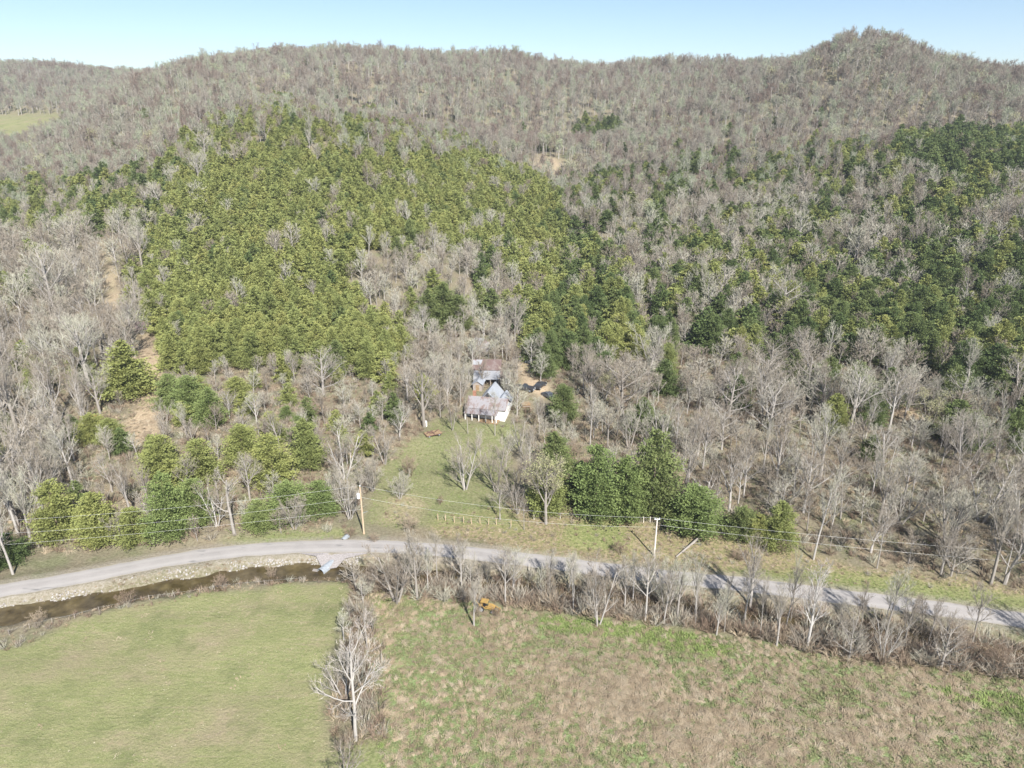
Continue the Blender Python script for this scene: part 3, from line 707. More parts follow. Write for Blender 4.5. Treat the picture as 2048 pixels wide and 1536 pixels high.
# ================================================================== BUILDINGS
HOUSE_P = G(972, 838); HOUSE_P.z = float(H(HOUSE_P.x, HOUSE_P.y)[0])
def roof_slab(mb, a, b_, c, d, th=0.10, mi=0):
    """thick roof plane through four corners"""
    P = [mathutils.Vector(k) for k in (a, b_, c, d)]; n = (P[1]-P[0]).cross(P[3]-P[0]).normalized()*th
    if n.z < 0: n = -n
    T = [p+n for p in P]
    mb.add(P+T, [(0, 3, 2, 1), (4, 5, 6, 7), (0, 1, 5, 4), (1, 2, 6, 5), (2, 3, 7, 6), (3, 0, 4, 7)], mi)
def gable_walls(w, d, h, rh, x0=0, y0=0, z0=-0.8):
    """walls of a block whose ridge runs along x, centred at x0,y0"""
    mb = MB(); x = w/2; y = d/2
    vs = [(x0-x, y0-y, z0), (x0+x, y0-y, z0), (x0+x, y0+y, z0), (x0-x, y0+y, z0), (x0-x, y0-y, h), (x0+x, y0-y, h), (x0+x, y0+y, h), (x0-x, y0+y, h), (x0-x, y0, rh), (x0+x, y0, rh)]
    mb.add(vs, [(0, 1, 5, 4), (2, 3, 7, 6), (1, 2, 6, 9, 5), (3, 0, 4, 8, 7)]); return mb
def gable_walls_y(w, d, h, rh, x0=0, y0=0, z0=-0.8):
    mb = MB(); x = w/2; y = d/2
    vs = [(x0-x, y0-y, z0), (x0+x, y0-y, z0), (x0+x, y0+y, z0), (x0-x, y0+y, z0), (x0-x, y0-y, h), (x0+x, y0-y, h), (x0+x, y0+y, h), (x0-x, y0+y, h), (x0, y0-y, rh), (x0, y0+y, rh)]
    mb.add(vs, [(0, 1, 5, 8, 4), (2, 3, 7, 9, 6), (1, 2, 6, 5), (3, 0, 4, 7)]); return mb
def window(parent, c, w, h, side, shutters=False):
    """side: 'f' faces -y, 'r' faces +x; c is the wall point"""
    fr = MB(); t = 0.09
    for dx, dz, ww, hh in ((0, h/2, w+2*t, t), (0, -h/2, w+2*t, t), (-w/2-t/2, 0, t, h-t), (w/2+t/2, 0, t, h-t), (0, 0, 0.05, h-t)):
        if side == 'f': fr.box((c[0]+dx, c[1]-0.05, c[2]+dz), (ww, 0.10, hh))
        else: fr.box((c[0]+0.05, c[1]+dx, c[2]+dz), (0.10, ww, hh))
    f = fr.build('window', M['white_paint'], parent)
    g = MB()
    if side == 'f': g.box((c[0], c[1]-0.02, c[2]), (w, 0.03, h-t))
    else: g.box((c[0]+0.02, c[1], c[2]), (0.03, w, h-t))
    g.build('pane', M['glass'], f); return f

hz = float(min(H(HOUSE_P.x-4, HOUSE_P.y)[0], H(HOUSE_P.x+4, HOUSE_P.y)[0]))
house = empty('farmhouse', (HOUSE_P.x, HOUSE_P.y, hz), rad(-13))
tag(house, 'old white farmhouse with patched grey tin roofs and open front porch', 'house')
HW, HD = 9.4, 5.0
w_ = gable_walls(HW, HD, 2.9, 4.7, 0, 2.5).build('wall', M['white_paint'], house)
rf = MB(); ov = 0.35
roof_slab(rf, (-HW/2-ov, 0-ov, 2.9-0.15), (HW/2+ov, 0-ov, 2.9-0.15), (HW/2+ov, 2.5, 4.75), (-HW/2-ov, 2.5, 4.75))
roof_slab(rf, (-HW/2-ov, 2.505, 4.752), (HW/2+ov, 2.505, 4.752), (HW/2+ov, 5+ov, 2.75), (-HW/2-ov, 5+ov, 2.75))
r1 = rf.build('roof', M['roof_mixed'], house)
ch = MB(); ch.box((-3.6, 2.9, 5.0), (0.7, 0.7, 1.7)); ch.box((-3.6, 2.9, 5.9), (0.85, 0.85, 0.12)); ch.build('chimney', simple('brick', (0.34, 0.18, 0.12), (0.25, 0.12, 0.08), 4), r1)
# porch roof, deck and posts
pr = MB(); roof_slab(pr, (-HW/2-0.2, -2.3, 2.12), (HW/2-1.4, -2.3, 2.12), (HW/2-1.4, -0.36, 2.66), (-HW/2-0.2, -0.36, 2.66), 0.07)
porch = pr.build('porch_roof', M['roof_mixed'], house)
dk = MB(); dk.box((-0.75, -1.15, 0.12), (HW-1.0, 2.25, 0.3)); 
dk.build('porch_deck', M['wood_tan'], house)
for x in (-4.6, -2.9, -1.2, 0.5, 2.1, 3.1):
    p = MB(); p.box((x, -2.1, 1.16), (0.16, 0.16, 1.78)); p.build('porch_post', M['white_paint'], house)
st = MB(); st.box((-1.2, -2.55, 0.0), (1.3, 0.5, 0.2)); st.build('porch_step', M['rock'], house)
for x in (-3.6, -0.3, 1.9): window(house, (x, 0, 1.55), 0.9, 1.3, 'f')
dr = MB(); dr.box((-1.9, -0.04, 1.25), (0.95, 0.08, 2.0)); d_ = dr.build('door', M['wood_grey'], house)
hd = MB(); hd.box((-1.55, -0.11, 1.2), (0.06, 0.05, 0.12)); hd.build('handle', M['steel'], d_)
window(house, (HW/2, 1.4, 1.5), 0.8, 1.3, 'r')
# rear cross wing with its tall gable running back, lower right wing
gable_walls_y(4.4, 5.6, 3.1, 5.75, -0.3, 7.4).build('rear_wing', M['white_paint'], house)
rr = MB(); x0 = -0.3
roof_slab(rr, (x0-2.55, 3.0, 3.0), (x0-2.55, 10.5, 3.0), (x0, 10.5, 5.85), (x0, 3.0, 5.85)); roof_slab(rr, (x0+0.005, 3.0, 5.852), (x0+0.005, 10.5, 5.852), (x0+2.55, 10.5, 3.0), (x0+2.55, 3.0, 3.0))
rw = rr.build('rear_roof', M['roof_light'], house)
gable_walls_y(3.0, 3.4, 2.9, 4.6, HW/2-1.55, 6.5).build('side_wing', M['white_paint'], house)
rr = MB(); x0 = HW/2-1.55
roof_slab(rr, (x0-1.75, 2.9, 2.8), (x0-1.75, 8.5, 2.8), (x0, 8.5, 4.65), (x0, 2.9, 4.65)); roof_slab(rr, (x0+0.005, 2.9, 4.652), (x0+0.005, 8.5, 4.652), (x0+1.75, 8.5, 2.8), (x0+1.75, 2.9, 2.8))
rr.build('side_roof', M['roof_light'], house)
window(house, (HW/2-0.05, 6.4, 1.5), 0.7, 1.0, 'r')
fd = MB(); fd.box((0, 2.5, -0.45), (HW+0.06, HD+0.06, 0.7)); fd.build('foundation', M['rock'], house)

# small shed behind left
P = G(955, 783); sh = empty('small_shed', P, rad(-10)); tag(sh, 'small shed with pale tin gable roof between the farmhouse and the barn', 'shed')
gable_walls_y(2.4, 3.4, 1.9, 2.7, 0, 1.7).build('wall', M['wood_grey'], sh)
rr = MB(); roof_slab(rr, (-1.45, -0.3, 1.8), (-1.45, 3.7, 1.8), (0, 3.7, 2.8), (0, -0.3, 2.8)); roof_slab(rr, (0.005, -0.3, 2.802), (0.005, 3.7, 2.802), (1.45, 3.7, 1.8), (1.45, -0.3, 1.8)); rr.build('roof', M['roof_light'], sh)
dr = MB(); dr.box((0, -0.03, 0.85), (0.9, 0.06, 1.7)); dr.build('door', M['wood_tan'], sh)

# barn
P = G(972, 772); barn = empty('barn', P, rad(-2)); tag(barn, 'weathered barn with rusty brown gable roof and long grey lean-to roof', 'barn')
bw = 7.2
gable_walls(bw, 5.4, 3.3, 5.1, 0, 6.2).build('wall', M['wood_grey'], barn)
rr = MB(); roof_slab(rr, (-bw/2-.3, 3.2, 3.15), (bw/2+.3, 3.2, 3.15), (bw/2+.3, 6.2, 5.2), (-bw/2-.3, 6.2, 5.2)); roof_slab(rr, (-bw/2-.3, 6.205, 5.202), (bw/2+.3, 6.205, 5.202), (bw/2+.3, 9.2, 3.15), (-bw/2-.3, 9.2, 3.15))
br = rr.build('roof', M['roof_rust'], barn)
rr = MB(); roof_slab(rr, (-bw/2-.25, 4.6, 4.26), (-bw/2+1.9, 4.6, 4.26), (-bw/2+2.4, 6.0, 5.215), (-bw/2-.25, 6.0, 5.215), 0.03); rr.build('tin_patch', M['roof_grey'], br)
rr = MB(); roof_slab(rr, (-bw/2+.2, -0.6, 1.9), (bw/2+.1, -0.6, 1.9), (bw/2+.1, 3.15, 3.05), (-bw/2+.2, 3.15, 3.05)); rr.build('lean_to_roof', M['roof_grey'], barn)
for x in (-3.2, -1, 1.2, 3.4):
    p = MB(); p.box((x, -0.4, 0.65), (0.18, 0.18, 2.4)); p.build('post', M['wood_grey'], barn)
dr = MB(); dr.box((0.6, 3.46, 1.3), (2.4, 0.08, 2.5)); dr.build('door', M['wood_tan'], barn)

# small white outbuilding right of the barn
P = G(1005, 769); ws = empty('outbuilding', P, rad(-8)); tag(ws, 'small white outbuilding with rusty brown roof attached right of the barn', 'shed')
gable_walls(3.6, 3.0, 1.9, 2.75, 0, 1.5).build('wall', M['white_paint'], ws)
rr = MB(); roof_slab(rr, (-2, -0.3, 1.78), (2, -0.3, 1.78), (2, 1.5, 2.8), (-2, 1.5, 2.8)); roof_slab(rr, (-2, 1.505, 2.802), (2, 1.505, 2.802), (2, 3.3, 1.78), (-2, 3.3, 1.78)); rr.build('roof', M['roof_rust'], ws)
dr = MB(); dr.box((-1.0, -0.03, 0.8), (0.7, 0.06, 1.6)); dr.build('door', M['dark'], ws)
window(ws, (0.8, 0, 1.3), 0.6, 0.7, 'f')

# collapsed shed behind
P = G(950, 705); ru = empty('collapsed_shed', P, rad(-24)); tag(ru, 'collapsed grey shed with sagging broken roof behind the barn', 'shed')
mb = MB(); mb.box((-1.9, 3.2, 0.5), (0.15, 4.2, 2.4), tilt=(0, 0.22, 0)); mb.box((2.3, 3.0, 0.2), (0.15, 4.6, 1.8), tilt=(0, 0.35, 0)); mb.box((0.1, 5.3, 0.7), (4.2, 0.15, 2.6), tilt=(-0.15, 0, 0)); mb.build('wall', M['wood_grey'], ru)
mb = MB(); roof_slab(mb, (-2.9, 0.4, 0.7), (0.2, 0.6, 0.5), (0.6, 5.6, 2.7), (-2.6, 5.4, 2.9)); mb.build('roof', M['roof_grey'], ru)
mb = MB(); roof_slab(mb, (0.5, 0.2, 0.25), (3.2, 0.9, 0.1), (3.6, 5.2, 1.0), (0.8, 5.5, 2.3)); mb.build('roof', M['roof_mixed'], ru)
mb = MB(); r = random.Random(3)
for k in range(9): mb.box((r.uniform(-3, 3.5), r.uniform(-0.8, 0.8), 0.25), (r.uniform(1.5, 3), 0.14, 0.07), r.uniform(-1, 1), tilt=(r.uniform(-.3, .3), r.uniform(-.2, .2), 0))
mb.build('fallen_board', M['wood_grey'], ru)

# ================================================================== JUNK, VEHICLES, YARD THINGS
def wheel(parent, c, R=0.36, w=0.24, axis='x', name='wheel'):
    mb = MB(); n = 14
    a = (w/2, 0, 0) if axis == 'x' else (0, w/2, 0)
    prof = [(-1, 0.72), (-1, 0.97), (-0.6, 1.0), (0.6, 1.0), (1, 0.97), (1, 0.72)]
    pts = [(c[0]+a[0]*s, c[1]+a[1]*s, c[2]) for s, _ in prof]
    vs = []
    for s, rr_ in prof:
        for k in range(n):
            t = 6.283*k/n
            if axis == 'x': vs.append((c[0]+s*w/2, c[1]+math.cos(t)*R*rr_, c[2]+math.sin(t)*R*rr_))
            else: vs.append((c[0]+math.cos(t)*R*rr_, c[1]+s*w/2, c[2]+math.sin(t)*R*rr_))
    fs = [(i*n+k, i*n+(k+1) % n, (i+1)*n+(k+1) % n, (i+1)*n+k) for i in range(5) for k in range(n)]
    mb.add(vs, fs); o = mb.build(name, M['rubber'], parent)
    rm = MB(); q = w*0.42
    if axis == 'x': rm.tube([(c[0]-q, c[1], c[2]), (c[0]+q, c[1], c[2])], [R*0.72]*2, n)
    else: rm.tube([(c[0], c[1]-q, c[2]), (c[0], c[1]+q, c[2])], [R*0.72]*2, n)
    rm.build('rim', M['steel'], o); return o
def extrude_profile(mb, prof, w, taper=None, mi=0):
    """profile in (y,z) extruded along x over width w"""
    n = len(prof); vs = [(-w/2*(taper[i] if taper else 1), y, z) for i, (y, z) in enumerate(prof)]+[(w/2*(taper[i] if taper else 1), y, z) for i, (y, z) in enumerate(prof)]
    mb.add(vs, [tuple(range(n))[::-1], tuple(range(n, 2*n))]+[(i, (i+1) % n, n+(i+1) % n, n+i) for i in range(n)], mi)
def pickup(P, rz, paint, label, bed=True):
    t = empty('pickup_truck' if bed else 'car', P, rz); tag(t, label, 'truck' if bed else 'car')
    mb = MB()
    if bed:
        extrude_profile(mb, [(-2.5, 0.4), (-2.55, 0.95), (-1.35, 1.08), (-0.7, 1.1), (0.55, 1.1), (0.56, 0.6), (0.62, 0.4)], 1.85)
        mb.box((0, 1.6, 0.52), (1.8, 2.0, 0.12)); mb.box((-0.88, 1.6, 0.82), (0.08, 2.0, 0.5)); mb.box((0.88, 1.6, 0.82), (0.08, 2.0, 0.5)); mb.box((0, 2.58, 0.82), (1.72, 0.08, 0.5))
    else:
        extrude_profile(mb, [(-2.3, 0.4), (-2.35, 0.85), (-1.1, 0.98), (1.4, 1.0), (2.3, 0.9), (2.35, 0.45)], 1.8)
    mb.build('body', paint, t)
    mb = MB(); pc = [(-0.75, 1.085), (-0.3, 1.62), (0.42, 1.64), (0.5, 1.085)] if bed else [(-1.0, 0.985), (-0.4, 1.45), (0.8, 1.47), (1.5, 0.985)]
    extrude_profile(mb, pc, 1.7, [1, 0.82, 0.82, 1]); cb = mb.build('cab', paint, t)
    mb = MB(); extrude_profile(mb, [(pc[0][0]-0.02+0.12, pc[0][1]+0.06), (pc[1][0]-0.03, pc[1][1]-0.06), (pc[2][0]+0.03, pc[2][1]-0.07), (pc[3][0]-0.02, pc[3][1]+0.08)], 1.73, [0.97, 0.85, 0.85, 0.97]); mb.build('side_window', M['glass'], cb)
    y0, y1 = pc[0][0], pc[1][0]
    mb = MB(); mb.add([(-0.72, y0+0.03, pc[0][1]+0.06), (0.72, y0+0.03, pc[0][1]+0.06), (0.62, y1-0.07, pc[1][1]-0.05), (-0.62, y1-0.07, pc[1][1]-0.05)], [(0, 1, 2, 3)]); mb.build('windscreen', M['glass'], cb)
    for x in (-0.82, 0.82):
        for y in (-1.6, 1.6): wheel(t, (x, y, 0.34), 0.35, 0.24)
    for x in (-0.65, 0.65):
        h = MB(); h.box((x, -2.53 if bed else -2.35, 0.78), (0.3, 0.06, 0.18)); h.build('headlight', M['light_paint'], t)
    b_ = MB(); b_.box((0, -2.6 if bed else -2.42, 0.5), (1.8, 0.12, 0.16)); b_.build('bumper', M['steel'], t)
    return t
pickup(G(1050, 781), rad(70), M['black_paint'], 'derelict dark pickup truck parked right of the white outbuilding')
pickup(G(1098, 796), rad(35), M['blue_paint'], 'derelict dark blue car under trees right of the farmhouse yard', False)
pickup(G(1122, 803), rad(100), M['red_rust'], 'rust-brown derelict car among brush, farthest right of the junk vehicles', False)
pickup(G(1080, 775), rad(150), M['black_paint'], 'black abandoned car among weeds at the edge of the dirt track', False)
pickup(G(1040, 722), rad(100), M['wood_grey'], 'pale abandoned car beside the dirt track uphill of the barn', False)
# heaps under pale tarps
def tarp(P, w, d, h, label, seed):
    r = np.random.default_rng(seed); n = 11; vs = []; 
    for j in range(n):
        for i in range(n):
            u, v = i/(n-1)*2-1, j/(n-1)*2-1; q_ = max(abs(u), abs(v)); z = h*(1-q_**3)*(0.75+0.35*r.random())+0.02
            vs.append((u*w/2*(1+0.1*r.normal()*(q_ > .9)), v*d/2*(1+0.1*r.normal()*(q_ > .9)), z-0.15*(q_ > 0.95)))
    mb = MB(); mb.add(vs, [(j*n+i, j*n+i+1, (j+1)*n+i+1, (j+1)*n+i) for j in range(n-1) for i in range(n-1)])
    o = mb.build('tarp_heap', M['tarp'], None, P, r.uniform(0, 3)); tag(o, label, 'tarp')
tarp(G(1061, 727), 2.3, 3.0, 1.3, 'pale blue-white tarp over a heap, on the uphill left of two', 3)
tarp(G(1093, 745), 3.0, 3.6, 1.4, 'larger pale tarp over a heap right of the dirt track', 5)
# stacked pallets / wagon right of house
P = G(1051, 812); t = empty('lumber_stack', P, rad(8)); tag(t, 'stack of tan boards on blocks right of the farmhouse gable', 'lumber')
r = random.Random(8)
for k in range(4):
    mb = MB()
    for j in range(5): mb.box((r.uniform(-.1, .1), -0.9+0.45*j+(-0.5), 0.25+0.2*k), (2.0+r.uniform(-.2, .3), 0.36, 0.1), r.uniform(-.06, .06))
    mb.build('board_layer', M['wood_tan'] if k != 1 else M['wood_grey'], t)
for y in (-1.2, 0.4):
    mb = MB(); mb.box((0, y, 0.1), (1.8, 0.2, 0.24)); mb.build('block', M['wood_grey'], t)
# low wooden flat wagon in the yard
P = G(866, 871); t = empty('flat_wagon', P, rad(28)); tag(t, 'low rusty-brown flat wagon resting on the green yard grass', 'wagon')
mb = MB()
for j in range(7): mb.box((0, -0.85+0.285*j, 0.62), (3.6, 0.25, 0.07))
mb.build('deck', M['wood_tan'], t)
mb = MB(); mb.box((0, -1.0, 0.5), (3.7, 0.1, 0.16)); mb.box((0, 1.0, 0.5), (3.7, 0.1, 0.16)); mb.box((-1.85, 0, 0.5), (0.1, 1.9, 0.16)); mb.box((1.85, 0, 0.5), (0.1, 1.9, 0.16)); mb.tube([(1.9, 0, 0.45), (3.0, 0, 0.2)], [0.06, 0.05], 6); mb.build('frame', M['red_rust'], t)
mb = MB()
r = random.Random(4)
for j in range(8): mb.box((r.uniform(-1.3, 1.3), r.uniform(-.6, .6), 0.72+r.uniform(0, .1)), (r.uniform(.6, 1.6), 0.15, 0.09), r.uniform(0, 3))
mb.build('scrap', M['red_rust'], t)
for x in (-1.2, 1.2):
    for y in (-0.85, 0.85): wheel(t, (x, y, 0.28), 0.28, 0.16, 'y')
# white tank by the big tree
P = G(850, 853); t = empty('water_tank', P, 0.3); tag(t, 'small white upright tank beside the tall tree left of the yard', 'tank')
mb = MB(); mb.tube([(0, 0, 0.05), (0, 0, 0.15), (0, 0, 1.2), (0, 0, 1.4), (0, 0, 1.45)], [0.5, 0.55, 0.55, 0.42, 0.12], 16); mb.build('body', M['white_paint'], t)
mb = MB(); mb.tube([(0, 0, 1.44), (0, 0, 1.56)], [0.12, 0.12], 10); mb.build('lid', M['light_paint'], t)
# brush pile of timber in forest
P = G(187, 834); o = MB(); 
for j, (y, z, rz_) in enumerate(((0, 0.1, 0.1), (0.3, 0.12, 0.3), (0.15, 0.26, -0.1))): o.box((0, y, z), (1.7, 0.35, 0.1), rz_)
tag(o.build('orange_panel', M['orange'], None, P), 'small orange panels lying in brush above the cedars at left', 'panel')

# yellow tractor loader in the creek-side trees
P = G(974, 1222); t = empty('tractor', P, rad(75), 0.72); tag(t, 'faded yellow tractor loader parked among bare trees beside the creek', 'tractor')
mb = MB(); extrude_profile(mb, [(-1.7, 0.75), (-1.75, 1.35), (-0.3, 1.5), (-0.3, 1.0), (0.9, 1.0), (0.95, 0.7)], 0.85); mb.build('body', M['yellow'], t)
mb = MB(); extrude_profile(mb, [(0.95, 0.85), (0.95, 1.6), (1.5, 1.75), (1.7, 1.1), (1.6, 0.7)], 1.2); mb.build('rear_housing', M['yellow'], t)
mb = MB(); mb.box((0, 0.4, 1.15), (0.5, 0.5, 0.12)); mb.box((0, 0.66, 1.42), (0.5, 0.1, 0.5)); mb.build('seat', M['dark'], t)
for x in (-0.62, 0.62):
    mb = MB(); mb.tube([(x, 0.2, 1.5), (x, -1.2, 1.35), (x, -2.2, 0.75), (x*1.0, -2.6, 0.4)], [0.09, 0.1, 0.09, 0.08], 6); mb.build('loader_arm', M['yellow'], t)
mb = MB(); extrude_profile(mb, [(-2.6, 0.15), (-3.1, 0.1), (-3.15, 0.16), (-2.68, 0.22), (-2.65, 0.75), (-2.58, 0.75)], 1.9); mb.build('bucket', M['yellow'], t)
for x in (-0.6, 0.6):
    for y in (-0.15, 1.15):
        mb = MB(); mb.tube([(x, y, 1.3), (x, y, 2.35)], [0.04, 0.04], 6); mb.build('post', M['dark'], t)
mb = MB(); mb.box((0, 0.5, 2.4), (1.4, 1.6, 0.08)); mb.build('canopy', M['yellow'], t)
for x in (-0.75, 0.75):
    wheel(t, (x, 1.1, 0.68), 0.7, 0.38); wheel(t, (x, -1.35, 0.4), 0.4, 0.24)
mb = MB(); mb.tube([(0, 1.6, 1.0), (0, 2.4, 2.1), (0, 3.2, 1.2), (0, 3.1, 0.7)], [0.12, 0.11, 0.09, 0.08], 6); mb.build('backhoe_arm', M['yellow'], t)

# culvert pipe and its white headwall stones
P = mathutils.Vector(at_z(654, 1134, -0.6)); t = empty('culvert', (P.x, P.y, -0.75), rad(-28)); tag(t, 'half-open galvanised culvert pipe at the creek edge below the road', 'culvert')
def pipe(R, L, n=22, th=0.05):
    vs = []; 
    for y in np.linspace(-L/2, L/2, 15):
        rr = R*(1+0.02*math.sin(y*18))
        for k in range(n): a = 6.283*k/n; vs.append((math.cos(a)*rr, y, math.sin(a)*rr))
    for y in np.linspace(-L/2, L/2, 15):
        for k in range(n): a = 6.283*k/n; vs.append((math.cos(a)*(R-th), y, math.sin(a)*(R-th)))
    fs = []
    for i in range(14):
        for k in range(n): fs.append((i*n+k, i*n+(k+1) % n, (i+1)*n+(k+1) % n, (i+1)*n+k)); b0 = 15*n; fs.append((b0+i*n+k, b0+(i+1)*n+k, b0+(i+1)*n+(k+1) % n, b0+i*n+(k+1) % n))
    for k in range(n): fs.append((k, 15*n+k, 15*n+(k+1) % n, (k+1) % n)); e0 = 14*n; fs.append((e0+k, e0+(k+1) % n, 15*n+e0+(k+1) % n, 15*n+e0+k))
    mb = MB(); mb.add(vs, fs); return mb
pipe(0.75, 3.2).build('pipe', M['steel'], t)
mb = MB(); mb.box((-1.15, -1.5, -0.3), (0.9, 0.5, 0.9), 0.3); mb.build('headwall_stone', M['rock'], t); mb = MB(); mb.box((1.15, -1.5, -0.4), (0.8, 0.5, 0.7), -0.2); mb.build('headwall_stone', M['rock'], t)
# small culvert end on the uphill side
P = mathutils.Vector(at_z(690, 1075, 0.3)); o = pipe(0.45, 1.6, 16).build('drain_pipe', M['steel'], None, (P.x, P.y, 0.15), rad(-20)); tag(o, 'small drain pipe end at the uphill road edge below the pole', 'pipe')

# utility poles and lines
def up_pole(bx, by, ty, tx, label, mat, cross=False):
    P = G(bx, by); dep = float(project(np.array(P))[2]); hgt = (by-ty)*dep/FPX/math.cos(math.atan((by-768)/FPX)+PITCH)*0.97
    t = empty('utility_pole', P); tag(t, label, 'utility pole')
    mb = MB(); mb.tube([(0, 0, -0.5), (0, 0, hgt*0.5), (0, 0, hgt)], [0.17, 0.14, 0.11], 10); mb.build('pole', mat, t)
    return t, P, hgt
tA, PA, hA = up_pole(728, 1068, 976, 724, 'brown wooden utility pole with white transformer beside the roadside ditch', M['pole'])
mb = MB(); mb.tube([(-0.42, 0, hA-2.3), (-0.42, 0, hA-2.2), (-0.42, 0, hA-1.35), (-0.42, 0, hA-1.25)], [0.2, 0.26, 0.26, 0.16], 14); tr = mb.build('transformer', M['light_paint'], tA)
mb = MB(); mb.tube([(-0.42, 0, hA-1.25), (-0.42, 0, hA-1.0)], [0.06, 0.04], 8); mb.build('bushing', M['wood_grey'], tr)
mb = MB(); mb.box((0, -0.02, hA-0.25), (0.14, 0.12, 0.3)); mb.tube([(0, 0, hA), (0, 0, hA+0.3)], [0.05, 0.08], 8); mb.build('insulator', M['light_paint'], tA)
mb = MB(); mb.tube([(0.1, 0, hA*0.45), (1.0, -0.2, hA*0.5)], [0.04, 0.03], 6); 
ar = mb.build('lamp_arm', M['steel'], tA)
tB, PB, hB = up_pole(1308, 1114, 1041, 1315, 'bleached thin utility pole on the grassy bank beyond the road', M['pole_pale'])
mb = MB(); mb.box((0, 0, hB-0.1), (0.9, 0.12, 0.12)); cr_ = mb.build('crossarm', M['light_paint'], tB)
for x in (-0.38, 0.38):
    mb = MB(); mb.tube([(x, 0, hB-0.04), (x, 0, hB+0.18)], [0.05, 0.05], 8); mb.build('insulator', M['light_paint'], cr_)
def wire(a, b_, sag, label, name='power_line'):
    pts = []; 
    for k in range(25):
        u = k/24; p = mathutils.Vector(a).lerp(mathutils.Vector(b_), u); p.z -= sag*4*u*(1-u); pts.append(p)
    mb = MB(); mb.tube(pts, [0.011]*25, 4); tag(mb.build(name, M['wire']), label, 'power line', 'power lines along the road')
LW = (-118, PA.y-14, 10.5); RW = (150, 83, 9.6)
wire((PA.x, PA.y, PA.z+hA+0.25), LW, 2.0, 'uppermost thin power line running left from the brown pole')
wire((PA.x, PA.y, PA.z+hA-2.0), (LW[0], LW[1], LW[2]-2.2), 2.2, 'lower power line running left from the transformer pole')
wire((PA.x, PA.y, PA.z+hA-4.4), (LW[0], LW[1]-2, LW[2]-4.4), 1.2, 'lowest cable running left above the roadside grass')
wire((PA.x, PA.y, PA.z+hA+0.25), (PB.x-.38, PB.y, PB.z+hB+0.18), 1.3, 'upper power line between the brown pole and the bleached pole')
wire((PA.x, PA.y, PA.z+hA-2.0), (PB.x, PB.y, PB.z+hB-1.6), 1.5, 'lower power line between the brown pole and the bleached pole')
wire((PB.x-.38, PB.y, PB.z+hB+0.18), (RW[0], RW[1], RW[2]), 2.2, 'upper power line running right from the bleached pole')
wire((PB.x+.38, PB.y, PB.z+hB-1.2), (RW[0], RW[1]-0.4, RW[2]-2.1), 2.3, 'lower power line running right from the bleached pole')

# fences
def fence(pts, label, hp=1.3, r_=0.05, wires=(0.4, 0.8, 1.15), mat='pole_pale'):
    g = [G(*p) for p in pts]; t = empty('wire_fence', g[0]); tag(t, label, 'fence'); r = random.Random(len(pts))
    for p in g:
        q_ = p-g[0]; mb = MB(); mb.tube([q_+V3(0, 0, -0.2), q_+V3(r.uniform(-.08, .08), 0, hp)], [r_, r_*0.9], 6); mb.build('post', M[mat], t)
    for z in wires:
        mb = MB(); mb.tube([p-g[0]+V3(0, -r_, z) for p in g], [0.006]*len(g), 3); mb.build('wire', M['wire'], t)
fence([(876, 1042), (891, 1043), (909, 1046), (927, 1047), (943, 1048), (960, 1049), (977, 1050), (993, 1052), (1022, 1054)], 'row of pale fence posts across the meadow above the road', 1.35, 0.075, mat='pole')
fence([(1068, 1040), (1120, 1038), (1180, 1040), (1240, 1044), (1287, 1046), (1300, 1048), (1360, 1062), (1416, 1070)], 'old wire fence along the foot of the dark cedars', 1.3, 0.08)
fence([(20, 1272), (60, 1258), (105, 1247), (150, 1238), (200, 1226), (250, 1213), (300, 1203), (350, 1195), (400, 1187), (430, 1182), (480, 1177), (530, 1170), (600, 1166)], 'thin wire fence between the creek and the mown field', 0.95, 0.04, wires=(0.8,), mat='wood_grey')

# fallen log
a, b_ = G(1352, 1116), G(1413, 1067)
mb = MB(); mid = (a+b_)/2; mb.tube([V3(0, 0, 0.2), (mid-a)+V3(0.2, 0, 0.45), b_-a+V3(0, 0, 0.4)], [0.12, 0.2, 0.3], 8); 
for k, (u, dx, dz) in enumerate(((0.15, 1.2, 0.6), (0.3, -1.0, 0.9), (0.5, 1.3, 0.5))):
    p = (b_-a)*u+V3(0, 0, .35); mb.tube([p, p+V3(dx, -0.8, dz)], [0.07, 0.02], 5)
tag(mb.build('fallen_log', M['bark'], None, a), 'long pale fallen log lying on the grassy bank above the road', 'log')

# ================================================================== TREES
used = []   # (x, y, r) kept free
for px, py, r_ in ((972, 830, 6.5), (972, 800, 6), (970, 755, 5.2), (1005, 762, 3), (950, 690, 4), (1050, 778, 4), (1100, 795, 4), (1122, 800, 3), (866, 868, 3), (1061, 722, 2.5), (1093, 742, 2), (1051, 808, 2.5), (972, 1222, 2.5)):
    p = G(px, py); used.append((p.x, p.y, r_))
def hgt_of(P, by, ty):
    dep = float(project(np.array(P))[2]); lo, hi = 0.5, 40
    for _ in range(30):
        m_ = (lo+hi)/2
        if project(np.array([P[0], P[1], P[2]+m_]))[1] > ty: lo = m_
        else: hi = m_
    return lo
